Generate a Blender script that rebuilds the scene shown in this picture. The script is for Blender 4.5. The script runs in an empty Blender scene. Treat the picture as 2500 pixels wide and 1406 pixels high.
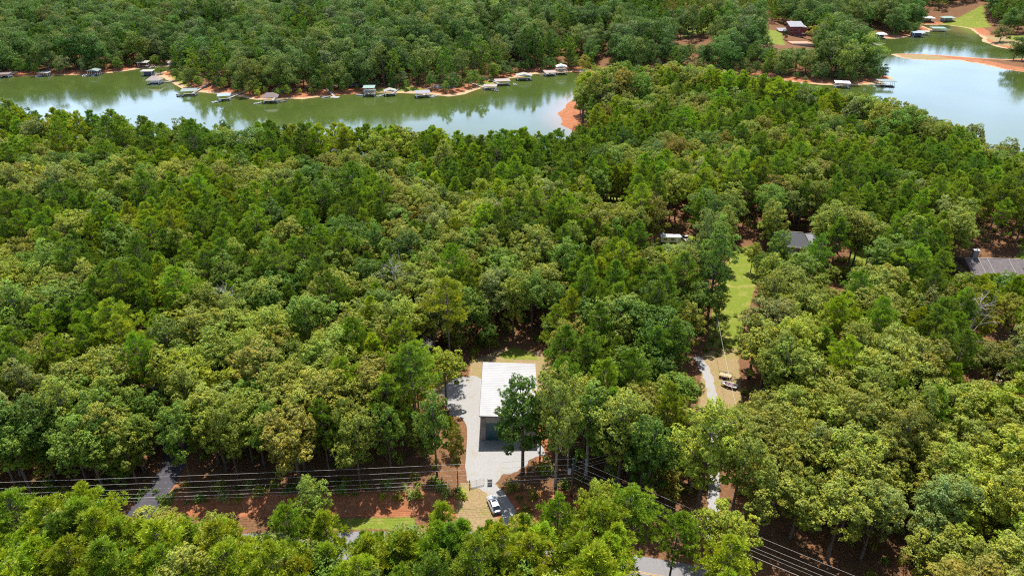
import bpy, bmesh, math, random
import numpy as np
from mathutils import Vector, Matrix

R = math.radians
random.seed(7)
RNG = np.random.default_rng(7)
SC = bpy.context.scene
COL = SC.collection

# ---------------------------------------------------------------- camera, sky, sun, exposure
CAM_H, PITCH, FPX = 96.0, R(28.0), 1689.0
cam_data = bpy.data.cameras.new('camera')
cam = bpy.data.objects.new('camera', cam_data)
COL.objects.link(cam)
cam.location = (0, 0, CAM_H)
cam.rotation_euler = (R(90) - PITCH, 0, 0)
cam_data.sensor_width = 36
cam_data.lens = 36 * FPX / 2500
cam_data.clip_end = 12000
SC.camera = cam

SUN_EL, SUN_AZ = R(66.0), R(3.0)           # the sun stands ahead of the camera (+Y), a touch to the right
world = bpy.data.worlds.new('World')
SC.world = world
world.use_nodes = True
wt = world.node_tree
wt.nodes.clear()
sky = wt.nodes.new('ShaderNodeTexSky')
sky.sky_type = 'NISHITA'
sky.sun_disc = False
sky.sun_elevation = SUN_EL
sky.sun_rotation = SUN_AZ
sky.air_density = 1.0
sky.dust_density = 1.5
sky.ozone_density = 1.0
bg = wt.nodes.new('ShaderNodeBackground')
bg.inputs['Strength'].default_value = 0.09
wo = wt.nodes.new('ShaderNodeOutputWorld')
wgeo = wt.nodes.new('ShaderNodeTexCoord')
wsep = wt.nodes.new('ShaderNodeSeparateXYZ'); wt.links.new(wgeo.outputs['Generated'], wsep.inputs[0])
wmr = wt.nodes.new('ShaderNodeMapRange'); wmr.interpolation_type = 'SMOOTHSTEP'
wmr.inputs['From Min'].default_value = 0.62; wmr.inputs['From Max'].default_value = 0.1
wt.links.new(wsep.outputs['Z'], wmr.inputs['Value'])
wmap = wt.nodes.new('ShaderNodeMapping'); wmap.inputs['Scale'].default_value = (1, 1, 3.5); wt.links.new(wgeo.outputs['Generated'], wmap.inputs[0])
wn = wt.nodes.new('ShaderNodeTexNoise'); wn.inputs['Scale'].default_value = 2.6; wn.inputs['Detail'].default_value = 6; wn.inputs['Roughness'].default_value = 0.55
wt.links.new(wmap.outputs[0], wn.inputs['Vector'])
wr = wt.nodes.new('ShaderNodeMapRange'); wr.inputs['From Min'].default_value = 0.35; wr.inputs['From Max'].default_value = 0.65; wr.inputs['To Min'].default_value = 0.5; wr.inputs['To Max'].default_value = 1.0
wt.links.new(wn.outputs['Fac'], wr.inputs['Value'])
wmul = wt.nodes.new('ShaderNodeMath'); wmul.operation = 'MULTIPLY'; wt.links.new(wmr.outputs[0], wmul.inputs[0]); wt.links.new(wr.outputs[0], wmul.inputs[1])
wmix = wt.nodes.new('ShaderNodeMix'); wmix.data_type = 'RGBA'
wt.links.new(wmul.outputs[0], wmix.inputs[0]); wt.links.new(sky.outputs[0], wmix.inputs[6]); wmix.inputs[7].default_value = (18.0, 23.5, 34.0, 1)
wt.links.new(wmix.outputs[2], bg.inputs[0])
wt.links.new(bg.outputs[0], wo.inputs[0])

sun_data = bpy.data.lights.new('sun', 'SUN')
sun_data.energy = 5.0
sun_data.angle = R(0.53)
sun_data.color = (1.0, 0.95, 0.86)
sun = bpy.data.objects.new('sun', sun_data)
COL.objects.link(sun)
sdir = Vector((math.sin(SUN_AZ) * math.cos(SUN_EL), math.cos(SUN_AZ) * math.cos(SUN_EL), math.sin(SUN_EL)))
sun.rotation_euler = sdir.to_track_quat('Z', 'Y').to_euler()
sun.location = (0, 60, 200)

SC.view_settings.view_transform = 'Standard'
SC.view_settings.look = 'None'
SC.view_settings.gamma = 1
SC.view_settings.exposure = 0.45
SC.view_settings.use_curve_mapping = False
cy = SC.cycles
cy.max_bounces = 6
cy.diffuse_bounces = 3
cy.glossy_bounces = 3
cy.transmission_bounces = 4
cy.volume_bounces = 1
cy.use_denoising = False
cy.sample_clamp_indirect = 4
cy.sample_clamp_direct = 6
cy.caustics_reflective = False
cy.caustics_refractive = False
cy.filter_width = 1.15

# ---------------------------------------------------------------- helpers
def at(px, py, z=0.0):
    """world point where the line of sight through a photo pixel (2500 wide) meets height z"""
    a = (px - 1250) / FPX; b = (703 - py) / FPX
    dx, dy, dz = a, math.cos(PITCH) + b * math.sin(PITCH), -math.sin(PITCH) + b * math.cos(PITCH)
    t = (z - CAM_H) / dz
    return (dx * t, dy * t)

def proj(x, y, z):
    x = np.asarray(x, float); y = np.asarray(y, float); z = np.asarray(z, float)
    dep = y * math.cos(PITCH) + (CAM_H - z) * math.sin(PITCH)
    up = y * math.sin(PITCH) - (CAM_H - z) * math.cos(PITCH)
    return 1250 + FPX * x / dep, 703 - FPX * up / dep, dep

def smooth(e0, e1, v):
    t = np.clip((v - e0) / (e1 - e0), 0, 1)
    return t * t * (3 - 2 * t)

_lat = np.random.default_rng(99).random((256, 256))
def vnoise(x, y, s, seed=0):
    u = np.asarray(x, float) / s + seed * 17.31 + 1000; v = np.asarray(y, float) / s + seed * 7.77 + 1000
    i = np.floor(u).astype(int); j = np.floor(v).astype(int)
    fu = u - i; fv = v - j
    fu = fu * fu * (3 - 2 * fu); fv = fv * fv * (3 - 2 * fv)
    i0, i1, j0, j1 = i % 256, (i + 1) % 256, j % 256, (j + 1) % 256
    return (_lat[i0, j0] * (1 - fu) + _lat[i1, j0] * fu) * (1 - fv) + (_lat[i0, j1] * (1 - fu) + _lat[i1, j1] * fu) * fv

def seg_dist(x, y, poly, closed=True):
    d = np.full(np.shape(x), 1e9)
    n = len(poly)
    for k in range(n if closed else n - 1):
        ax, ay = poly[k]; bx, by = poly[(k + 1) % n]
        vx, vy = bx - ax, by - ay
        t = np.clip(((x - ax) * vx + (y - ay) * vy) / (vx * vx + vy * vy + 1e-9), 0, 1)
        d = np.minimum(d, np.hypot(x - ax - t * vx, y - ay - t * vy))
    return d

def inside(x, y, poly):
    r = np.zeros(np.shape(x), bool)
    n = len(poly)
    for k in range(n):
        ax, ay = poly[k]; bx, by = poly[(k + 1) % n]
        if ay == by: continue
        c = ((ay > y) != (by > y)) & (x < (bx - ax) * (y - ay) / (by - ay) + ax)
        r ^= c
    return r

def sdist(x, y, poly):
    """positive inside"""
    d = seg_dist(x, y, poly)
    return np.where(inside(x, y, poly), d, -d)

def wp(pts, z=0.0):
    return [at(a, b, z) for a, b in pts]

# ---------------------------------------------------------------- lake outline and ground height
LAKE_Z = -10.0
lake_px = [(-500, 196), (-200, 190), (0, 187), (100, 186), (230, 183), (300, 176), (345, 168), (390, 164), (432, 163), (434, 167), (400, 176), (374, 184),
           (405, 195), (420, 205), (439, 217), (460, 223), (487, 226), (520, 230), (548, 231), (589, 238), (627, 244), (682, 244), (740, 243), (790, 237),
           (812, 234), (884, 229), (944, 227), (1000, 228), (1052, 231), (1067, 233), (1096, 237), (1134, 231), (1168, 220), (1204, 206), (1247, 192),
           (1300, 183), (1355, 178), (1432, 176), (1520, 178), (1650, 182), (1800, 188), (1900, 196), (1960, 204), (2010, 207), (2060, 209), (2100, 209), (2135, 206),
           (2165, 201), (2184, 196), (2180, 190), (2160, 184), (2150, 172), (2130, 150), (2110, 130), (2070, 110), (2045, 101), (2060, 96), (2106, 94),
           (2150, 95), (2195, 95), (2215, 91), (2235, 87), (2262, 80), (2277, 75), (2262, 68), (2250, 61), (2300, 61), (2345, 66), (2372, 73), (2382, 82), (2396, 92),
           (2398, 103), (2430, 114), (2471, 122), (2540, 124), (2650, 130), (2900, 140), (2950, 200), (2900, 420), (2700, 440), (2400, 440), (2300, 415),
           (2140, 355), (2000, 330), (1900, 295), (1800, 282), (1650, 262), (1500, 256), (1440, 226), (1413, 236), (1392, 248), (1375, 262), (1367, 275),
           (1366, 290), (1374, 304), (1400, 320), (1425, 345), (1400, 400), (1300, 432), (1200, 450), (1000, 432), (800, 430), (500, 420), (150, 385), (0, 365), (-300, 335), (-600, 320)]
bar_px = [(2169, 133), (2190, 131.5), (2223, 132), (2270, 134), (2340, 138), (2400, 143), (2453, 145), (2500, 143), (2620, 140), (2950, 145), (2950, 200), (2620, 190),
          (2500, 177), (2446, 169), (2392, 157), (2338, 148), (2284, 149), (2230, 146), (2190, 140)]
lake_w = wp(lake_px, LAKE_Z)
bar_w = wp(bar_px, LAKE_Z)

def landdist(x, y):
    """metres from the waterline, positive on land"""
    w = -sdist(x, y, lake_w)
    b = sdist(x, y, bar_w)
    d = np.maximum(w, b)
    return d + (vnoise(x, y, 14, 3) - 0.5) * 3.0 + (vnoise(x, y, 5, 4) - 0.5) * 1.4

def hgt(x, y, d=None):
    x = np.asarray(x, float); y = np.asarray(y, float)
    if d is None: d = landdist(x, y)
    near = 1 - smooth(170, 260, y)
    B = (1 - near) * ((vnoise(x, y, 90, 1) - 0.5) * 3)
    far = smooth(500, 700, y)
    B = B + far * ((vnoise(x, y, 260, 2) - 0.35) * 16 + (vnoise(x, y, 70, 7) - 0.5) * 9 + 0.012 * (np.minimum(y, 1500) - 500))
    z = LAKE_Z + 0.09 * np.clip(d, 0, 18) + (B - LAKE_Z - 1.6) * smooth(10, 95, d) + np.where(d < 0, np.maximum(d * 0.14, -3.0), 0)
    bank = smooth(93.4, 96.6, y) * (1 - smooth(104, 122, y)) * smooth(-58, -52, x) * (1 - smooth(-16, -9, x))
    return z + 1.3 * bank

# ---------------------------------------------------------------- mesh helpers
def mesh_np(name, V, F, mats, midx=None, smooth_f=False, uv=None):
    """V (n,3); F list of arrays (k,m) with constant m each"""
    me = bpy.data.meshes.new(name)
    V = np.asarray(V, np.float32)
    if not isinstance(F, (list, tuple)): F = [F]
    F = [np.asarray(f, np.int32) for f in F if len(f)]
    loops = np.concatenate([f.ravel() for f in F])
    tot = np.concatenate([np.full(len(f), f.shape[1], np.int32) for f in F])
    start = np.concatenate([[0], np.cumsum(tot)[:-1]]).astype(np.int32)
    me.vertices.add(len(V)); me.vertices.foreach_set('co', V.ravel())
    me.loops.add(len(loops)); me.loops.foreach_set('vertex_index', loops)
    me.polygons.add(len(tot)); me.polygons.foreach_set('loop_start', start)
    try: me.polygons.foreach_set('loop_total', tot)
    except Exception: pass
    for m in (mats if isinstance(mats, (list, tuple)) else [mats]): me.materials.append(m)
    if midx is not None: me.polygons.foreach_set('material_index', np.asarray(midx, np.int32))
    me.update(calc_edges=True)
    if smooth_f: me.polygons.foreach_set('use_smooth', np.ones(len(tot), bool))
    return me

class MB:
    """collects boxes, prisms and tubes and links them as one mesh object"""
    def __init__(s): s.v = []; s.f = []
    def add(s, vs, fs):
        o = len(s.v); s.v += [tuple(p) for p in vs]; s.f += [tuple(i + o for i in f) for f in fs]
    def box(s, c, d, rz=0.0, taper=1.0):
        cx, cy_, cz = c; hx, hy, hz = d[0] / 2, d[1] / 2, d[2] / 2
        ca, sa = math.cos(rz), math.sin(rz); vs = []
        for z, t in ((-hz, 1.0), (hz, taper)):
            for a, b in ((-1, -1), (1, -1), (1, 1), (-1, 1)):
                X, Y = a * hx * t, b * hy * t
                vs.append((cx + X * ca - Y * sa, cy_ + X * sa + Y * ca, cz + z))
        s.add(vs, [(3, 2, 1, 0), (4, 5, 6, 7), (0, 1, 5, 4), (1, 2, 6, 5), (2, 3, 7, 6), (3, 0, 4, 7)])
        return s
    def slab(s, pts, th):
        """pts: 3d polygon, thickened downwards"""
        n = len(pts)
        vs = [tuple(p) for p in pts] + [(p[0], p[1], p[2] - th) for p in pts]
        s.add(vs, [tuple(range(n)), tuple(reversed(range(n, 2 * n)))] + [(i, i + n, (i + 1) % n + n, (i + 1) % n) for i in range(n)])
        return s
    def tube(s, pts, rad, n=6, cap=True):
        pts = [Vector(p) for p in pts]
        rr = rad if isinstance(rad, (list, tuple)) else [rad] * len(pts)
        vs = []
        for i, p in enumerate(pts):
            t = (pts[min(i + 1, len(pts) - 1)] - pts[max(i - 1, 0)]).normalized()
            a = Vector((0, 0, 1)) if abs(t.z) < 0.9 else Vector((1, 0, 0))
            u = t.cross(a).normalized(); w = t.cross(u)
            for k in range(n):
                q = 2 * math.pi * k / n
                vs.append(p + (u * math.cos(q) + w * math.sin(q)) * rr[i])
        fs = []
        for i in range(len(pts) - 1):
            for k in range(n):
                fs.append((i * n + k, i * n + (k + 1) % n, (i + 1) * n + (k + 1) % n, (i + 1) * n + k))
        if cap:
            fs += [tuple(reversed(range(n))), tuple(range((len(pts) - 1) * n, len(pts) * n))]
        s.add(vs, fs); return s
    def build(s, name, mat, parent=None, smooth_f=False, bevel=0):
        me = bpy.data.meshes.new(name)
        me.from_pydata(s.v, [], s.f); me.materials.append(mat); me.update()
        if smooth_f: me.polygons.foreach_set('use_smooth', [True] * len(me.polygons))
        o = bpy.data.objects.new(name, me); COL.objects.link(o)
        if parent is not None: o.parent = parent
        if bevel:
            b = o.modifiers.new('bevel', 'BEVEL'); b.width = bevel; b.segments = 2; b.limit_method = 'ANGLE'
        return o

def tag(o, label=None, cat=None, group=None, kind=None):
    if label: o['label'] = label
    if cat: o['category'] = cat
    if group: o['group'] = group
    if kind: o['kind'] = kind
    return o

def empty(name, loc, rz=0.0, label=None, cat=None, group=None):
    o = bpy.data.objects.new(name, None); COL.objects.link(o)
    o.empty_display_size = 0.5
    o.location = loc; o.rotation_euler = (0, 0, rz)
    return tag(o, label, cat, group)

# ---------------------------------------------------------------- materials
def new_mat(name):
    m = bpy.data.materials.new(name); m.use_nodes = True
    nt = m.node_tree; nt.nodes.clear()
    out = nt.nodes.new('ShaderNodeOutputMaterial')
    return m, nt, out

def N(nt, t, **kw):
    n = nt.nodes.new(t)
    for k, v in kw.items(): setattr(n, k, v)
    return n

def noise_fac(nt, scale, detail=4, rough=0.6, vec=None):
    n = N(nt, 'ShaderNodeTexNoise'); n.inputs['Scale'].default_value = scale
    n.inputs['Detail'].default_value = detail; n.inputs['Roughness'].default_value = rough
    if vec is not None: nt.links.new(vec, n.inputs['Vector'])
    return n.outputs['Fac']

def ramp(nt, fac, lo, hi):
    m = N(nt, 'ShaderNodeMapRange'); m.inputs['From Min'].default_value = lo; m.inputs['From Max'].default_value = hi
    nt.links.new(fac, m.inputs['Value']); return m.outputs['Result']

def mixc(nt, fac, a, b):
    m = N(nt, 'ShaderNodeMix', data_type='RGBA')
    if isinstance(fac, float): m.inputs[0].default_value = fac
    else: nt.links.new(fac, m.inputs[0])
    for s, v in ((6, a), (7, b)):
        if isinstance(v, tuple): m.inputs[s].default_value = (*v, 1)
        else: nt.links.new(v, m.inputs[s])
    return m.outputs[2]

def plain(name, col, rough=0.6, metal=0.0, var=0.15, scale=1.5, spec=0.5, bump=0.0, bscale=20, dirt=None):
    m, nt, out = new_mat(name)
    p = N(nt, 'ShaderNodeBsdfPrincipled'); nt.links.new(p.outputs[0], out.inputs[0])
    tc = N(nt, 'ShaderNodeTexCoord')
    f = noise_fac(nt, scale, 5, 0.65, tc.outputs['Object'])
    lo = tuple(c * (1 - var) for c in col); hi = tuple(min(c * (1 + var), 1) for c in col)
    c = mixc(nt, ramp(nt, f, 0.3, 0.7), lo, hi)
    if dirt:
        c = mixc(nt, ramp(nt, noise_fac(nt, scale * 0.37, 6, 0.75, tc.outputs['Object']), 0.5, 0.72), c, dirt)
    nt.links.new(c, p.inputs['Base Color'])
    p.inputs['Roughness'].default_value = rough; p.inputs['Metallic'].default_value = metal
    p.inputs['Specular IOR Level'].default_value = spec
    if bump:
        b = N(nt, 'ShaderNodeBump'); b.inputs['Strength'].default_value = bump; b.inputs['Distance'].default_value = 0.05
        nt.links.new(noise_fac(nt, bscale, 4, 0.7, tc.outputs['Object']), b.inputs['Height']); nt.links.new(b.outputs[0], p.inputs['Normal'])
    return m

def leaf_mat(name, rough=0.5, transl=0.22, spec=0.22, var=0.4):
    """tint comes with each tree (its leaf colour, with distance haze put in beyond the lake), leaf-to-leaf variation from the mesh"""
    m, nt, out = new_mat(name)
    at_ = N(nt, 'ShaderNodeAttribute', attribute_type='INSTANCER', attribute_name='tint')
    lv = N(nt, 'ShaderNodeAttribute', attribute_type='GEOMETRY', attribute_name='leafvar')
    mul = N(nt, 'ShaderNodeMapRange'); mul.inputs['To Min'].default_value = 1 - var; mul.inputs['To Max'].default_value = 1 + var
    nt.links.new(lv.outputs['Fac'], mul.inputs['Value'])
    vm = N(nt, 'ShaderNodeVectorMath', operation='SCALE')
    nt.links.new(at_.outputs['Vector'], vm.inputs[0]); nt.links.new(mul.outputs[0], vm.inputs['Scale'])
    # some sprays are yellower
    yv = N(nt, 'ShaderNodeVectorMath', operation='MULTIPLY'); yv.inputs[1].default_value = (1.35, 1.08, 0.7)
    nt.links.new(vm.outputs[0], yv.inputs[0])
    tc = N(nt, 'ShaderNodeTexCoord')
    f = ramp(nt, noise_fac(nt, 0.45, 3, 0.6, tc.outputs['Object']), 0.42, 0.68)
    c = mixc(nt, f, vm.outputs[0], yv.outputs[0])
    p = N(nt, 'ShaderNodeBsdfPrincipled')
    nt.links.new(c, p.inputs['Base Color']); p.inputs['Roughness'].default_value = rough
    p.inputs['Specular IOR Level'].default_value = spec
    t = N(nt, 'ShaderNodeBsdfTranslucent')
    tcol = N(nt, 'ShaderNodeVectorMath', operation='MULTIPLY'); tcol.inputs[1].default_value = (1.5, 1.5, 0.7)
    nt.links.new(c, tcol.inputs[0]); nt.links.new(tcol.outputs[0], t.inputs['Color'])
    mx = N(nt, 'ShaderNodeMixShader'); mx.inputs[0].default_value = transl
    nt.links.new(p.outputs[0], mx.inputs[1]); nt.links.new(t.outputs[0], mx.inputs[2])
    nt.links.new(mx.outputs[0], out.inputs[0])
    return m

M = {}
M['leaf'] = leaf_mat('broad_leaf')
M['needle'] = leaf_mat('pine_needle', rough=0.5, transl=0.2, spec=0.2, var=0.45)
M['bark'] = plain('bark', (0.13, 0.095, 0.07), 0.9, var=0.4, scale=3, bump=0.6, bscale=8)
M['pale_bark'] = plain('pale_bark', (0.36, 0.32, 0.28), 0.9, var=0.4, scale=2, bump=0.6, bscale=8)
M['white_metal'] = plain('white_roof_metal', (0.43, 0.43, 0.44), 0.75, var=0.07, scale=0.4, dirt=(0.36, 0.355, 0.35), spec=0.12)
M['grey_metal'] = plain('grey_wall_metal', (0.30, 0.29, 0.28), 0.5, var=0.1, scale=0.6)
M['taupe'] = plain('taupe_wall', (0.26, 0.22, 0.2), 0.6, var=0.1)
M['teal'] = plain('dark_teal_door', (0.03, 0.09, 0.11), 0.45, var=0.15)
M['trim'] = plain('dark_trim', (0.08, 0.08, 0.08), 0.5)
M['glass'] = plain('dark_glass', (0.015, 0.02, 0.025), 0.05, var=0.1, spec=0.8)
M['wood'] = plain('weathered_wood', (0.33, 0.27, 0.2), 0.85, var=0.3, scale=1.2)
M['greywood'] = plain('grey_planks', (0.36, 0.34, 0.32), 0.85, var=0.25, scale=1.2)
M['pole'] = plain('pole_wood', (0.14, 0.11, 0.085), 0.9, var=0.3, scale=2)
M['wire'] = plain('aluminium_wire', (0.8, 0.76, 0.7), 0.5, var=0.1)
M['tin'] = plain('transformer_grey', (0.62, 0.65, 0.68), 0.3, metal=0.2, var=0.1)
M['gate'] = plain('galvanised_gate', (0.45, 0.36, 0.28), 0.5, metal=0.3)
M['rust'] = plain('rust_post', (0.18, 0.08, 0.05), 0.8, var=0.3)
M['white'] = plain('white_paint', (0.8, 0.8, 0.79), 0.4, var=0.06)
M['offwhite'] = plain('offwhite_roof', (0.36, 0.34, 0.30), 0.6, var=0.1)
M['cream'] = plain('cream_siding', (0.55, 0.48, 0.34), 0.6, var=0.1)
M['slate'] = plain('dark_slate_roof', (0.06, 0.065, 0.08), 0.7, var=0.3, scale=2)
M['shingle'] = plain('brown_grey_shingle', (0.16, 0.135, 0.14), 0.85, var=0.35, scale=1.3, bump=0.4, bscale=10)
M['greyroof'] = plain('grey_roof', (0.25, 0.25, 0.28), 0.6, var=0.12, scale=0.8)
M['blueroof'] = plain('pale_blue_roof', (0.3, 0.38, 0.43), 0.45, var=0.08)
M['greenroof'] = plain('grey_green_roof', (0.2, 0.25, 0.23), 0.6, var=0.15)
M['brownroof'] = plain('brown_roof', (0.2, 0.15, 0.14), 0.8, var=0.2)
M['tanroof'] = plain('tan_roof', (0.33, 0.27, 0.24), 0.7, var=0.15)
M['mintroof'] = plain('mint_roof', (0.24, 0.36, 0.31), 0.5, var=0.1)
M['navy'] = plain('navy_wall', (0.05, 0.06, 0.09), 0.6, var=0.2)
M['brick'] = plain('dark_red_brick', (0.2, 0.05, 0.045), 0.85, var=0.25, scale=2)
M['terra'] = plain('terracotta_paving', (0.5, 0.27, 0.18), 0.85, var=0.15)
M['carpaint'] = plain('silver_car_paint', (0.62, 0.66, 0.72), 0.25, metal=0.45, var=0.03, spec=0.6)
M['tyre'] = plain('tyre_rubber', (0.02, 0.02, 0.02), 0.8)
M['rim'] = plain('alloy_rim', (0.5, 0.5, 0.5), 0.3, metal=0.8)
M['lamp'] = plain('lamp_glass', (0.7, 0.72, 0.74), 0.1)
M['redlamp'] = plain('red_lamp', (0.4, 0.02, 0.02), 0.2)
M['red'] = plain('red_plastic', (0.55, 0.06, 0.05), 0.4)
M['float'] = plain('dark_float', (0.03, 0.035, 0.045), 0.6)
M['rock'] = plain('grey_riprap', (0.22, 0.22, 0.25), 0.9, var=0.4, scale=1.5)
M['tan'] = plain('tan_board', (0.52, 0.4, 0.25), 0.8, var=0.15)
M['maroon'] = plain('maroon_vinyl', (0.2, 0.06, 0.09), 0.6)

# ground -------------------------------------------------------------
def ground_mat():
    m, nt, out = new_mat('ground_soil')
    p = N(nt, 'ShaderNodeBsdfPrincipled'); nt.links.new(p.outputs[0], out.inputs[0])
    p.inputs['Roughness'].default_value = 0.95; p.inputs['Specular IOR Level'].default_value = 0.1
    tc = N(nt, 'ShaderNodeTexCoord'); v = tc.outputs['Object']
    fine = noise_fac(nt, 2.2, 6, 0.7, v); mid = noise_fac(nt, 0.35, 5, 0.65, v); big = noise_fac(nt, 0.06, 4, 0.6, v)
    litter = mixc(nt, ramp(nt, fine, 0.3, 0.7), (0.10, 0.048, 0.024), (0.30, 0.155, 0.08))
    litter = mixc(nt, ramp(nt, mid, 0.45, 0.7), litter, (0.15, 0.085, 0.045))
    grass = mixc(nt, ramp(nt, fine, 0.3, 0.72), (0.10, 0.155, 0.018), (0.24, 0.28, 0.04))
    grass = mixc(nt, ramp(nt, mid, 0.5, 0.75), grass, (0.36, 0.29, 0.10))
    dry = mixc(nt, ramp(nt, fine, 0.3, 0.7), (0.22, 0.15, 0.07), (0.40, 0.30, 0.17))
    dry = mixc(nt, ramp(nt, mid, 0.5, 0.72), dry, (0.24, 0.24, 0.05))
    clay = mixc(nt, ramp(nt, mid, 0.35, 0.65), (0.36, 0.125, 0.055), (0.46, 0.225, 0.115))
    clay = mixc(nt, ramp(nt, fine, 0.35, 0.7), clay, (0.30, 0.105, 0.05))
    sand = mixc(nt, ramp(nt, fine, 0.3, 0.7), (0.42, 0.26, 0.14), (0.56, 0.40, 0.25))
    c = litter
    for nm, col in (('clay', clay), ('dry', dry), ('grass', grass), ('sand', sand)):
        a = N(nt, 'ShaderNodeAttribute', attribute_type='GEOMETRY', attribute_name=nm)
        s = N(nt, 'ShaderNodeMath', operation='ADD'); nt.links.new(a.outputs['Fac'], s.inputs[0])
        q = N(nt, 'ShaderNodeMath', operation='MULTIPLY_ADD'); nt.links.new(mid, q.inputs[0]); q.inputs[1].default_value = 0.5; q.inputs[2].default_value = -0.25
        q2 = N(nt, 'ShaderNodeMath', operation='MULTIPLY_ADD'); nt.links.new(fine, q2.inputs[0]); q2.inputs[1].default_value = 0.5; nt.links.new(q.outputs[0], q2.inputs[2])
        q3 = N(nt, 'ShaderNodeMath', operation='SUBTRACT'); nt.links.new(q2.outputs[0], q3.inputs[0]); q3.inputs[1].default_value = 0.25
        nt.links.new(q3.outputs[0], s.inputs[1])
        c = mixc(nt, ramp(nt, s.outputs[0], 0.42, 0.58), c, col)
    nt.links.new(c, p.inputs['Base Color'])
    b = N(nt, 'ShaderNodeBump'); b.inputs['Strength'].default_value = 0.6; b.inputs['Distance'].default_value = 0.25
    nt.links.new(fine, b.inputs['Height']); nt.links.new(b.outputs[0], p.inputs['Normal'])
    return m
M['ground'] = ground_mat()

def gravel_mat(name, a, b, stain):
    m, nt, out = new_mat(name)
    p = N(nt, 'ShaderNodeBsdfPrincipled'); nt.links.new(p.outputs[0], out.inputs[0])
    p.inputs['Roughness'].default_value = 0.95; p.inputs['Specular IOR Level'].default_value = 0.15
    tc = N(nt, 'ShaderNodeTexCoord'); v = tc.outputs['Object']
    fine = noise_fac(nt, 7, 5, 0.8, v)
    c = mixc(nt, ramp(nt, fine, 0.32, 0.68), a, b)
    c = mixc(nt, ramp(nt, noise_fac(nt, 0.28, 6, 0.75, v), 0.52, 0.72), c, stain)
    mp = N(nt, 'ShaderNodeMapping'); mp.inputs['Scale'].default_value = (0.75, 0.07, 1); nt.links.new(v, mp.inputs[0])
    c = mixc(nt, ramp(nt, noise_fac(nt, 1.0, 3, 0.6, mp.outputs[0]), 0.5, 0.64), c, tuple(x * 0.72 for x in b))
    sp = N(nt, 'ShaderNodeTexVoronoi'); sp.inputs['Scale'].default_value = 3.3; nt.links.new(v, sp.inputs['Vector'])
    c = mixc(nt, ramp(nt, sp.outputs['Distance'], 0.10, 0.05), c, tuple(x * 0.55 for x in a))
    nt.links.new(c, p.inputs['Base Color'])
    bb = N(nt, 'ShaderNodeBump'); bb.inputs['Strength'].default_value = 0.5; bb.inputs['Distance'].default_value = 0.06
    nt.links.new(fine, bb.inputs['Height']); nt.links.new(bb.outputs[0], p.inputs['Normal'])
    return m
M['gravel'] = gravel_mat('pale_gravel', (0.23, 0.225, 0.23), (0.48, 0.475, 0.47), (0.33, 0.28, 0.19))
M['asphalt'] = gravel_mat('worn_asphalt', (0.19, 0.185, 0.2), (0.30, 0.29, 0.30), (0.22, 0.21, 0.2))
M['darkasphalt'] = gravel_mat('dark_asphalt', (0.055, 0.05, 0.065), (0.1, 0.095, 0.11), (0.13, 0.12, 0.12))
M['yellow'] = plain('yellow_road_paint', (0.62, 0.36, 0.05), 0.7, var=0.2)
M['whitepaint'] = plain('white_road_paint', (0.7, 0.7, 0.68), 0.7, var=0.2)

def water_mat():
    m, nt, out = new_mat('green_lake_water')
    p = N(nt, 'ShaderNodeBsdfPrincipled'); nt.links.new(p.outputs[0], out.inputs[0])
    tc = N(nt, 'ShaderNodeTexCoord'); v = tc.outputs['Object']
    at_ = N(nt, 'ShaderNodeAttribute', attribute_type='GEOMETRY', attribute_name='shallow')
    deep = mixc(nt, ramp(nt, noise_fac(nt, 0.012, 4, 0.6, v), 0.35, 0.65), (0.058, 0.088, 0.018), (0.080, 0.112, 0.024))
    c = mixc(nt, at_.outputs['Fac'], deep, (0.3, 0.16, 0.06))
    nt.links.new(c, p.inputs['Base Color'])
    p.inputs['Roughness'].default_value = 0.07; p.inputs['IOR'].default_value = 1.45
    rr_ = N(nt, 'ShaderNodeMapRange'); rr_.inputs['From Min'].default_value = 0.4; rr_.inputs['From Max'].default_value = 0.65; rr_.inputs['To Min'].default_value = 0.045; rr_.inputs['To Max'].default_value = 0.13
    nt.links.new(noise_fac(nt, 0.02, 5, 0.6, v), rr_.inputs['Value']); nt.links.new(rr_.outputs[0], p.inputs['Roughness'])
    mp = N(nt, 'ShaderNodeMapping'); mp.inputs['Scale'].default_value = (1.0, 0.6, 1); nt.links.new(v, mp.inputs[0])
    b = N(nt, 'ShaderNodeBump'); b.inputs['Strength'].default_value = 0.05; b.inputs['Distance'].default_value = 0.12
    nt.links.new(noise_fac(nt, 0.9, 3, 0.5, mp.outputs[0]), b.inputs['Height']); nt.links.new(b.outputs[0], p.inputs['Normal'])
    return m
M['water'] = water_mat()

# ---------------------------------------------------------------- ground sheet
def axis(core0, core1, step, lo, hi, g):
    a = list(np.arange(core0, core1 + 1e-6, step))
    s = step; x = a[-1]
    while x < hi: s = min(s * g, 400 if x > 1500 else 5.0 if x < 1000 else 40); x += s; a.append(x)
    s = step; x = a[0]
    while x > lo: s = min(s * g, 400 if x < -1500 else 5.0 if x > -1000 else 40); x -= s; a.insert(0, x)
    return np.array(a)
GX = axis(-75, 85, 0.9, -6000, 6000, 1.06)
ys = [-3000, -1500, -700, -300, -120, -40, 0, 20, 35]
y = 45.0; s = 1.0
while y < 7000:
    ys.append(y)
    s = 0.8 if y < 160 else min(s * 1.03, 3.2) if y < 900 else s * 1.15
    y += s
GY = np.array(ys)
gx, gy = np.meshgrid(GX, GY, indexing='xy')
gd = landdist(gx, gy)
gz = hgt(gx, gy, gd)
nx, ny = len(GX), len(GY)
idx = np.arange(nx * ny).reshape(ny, nx)
quads = np.stack([idx[:-1, :-1], idx[:-1, 1:], idx[1:, 1:], idx[1:, :-1]], -1).reshape(-1, 4)
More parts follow.
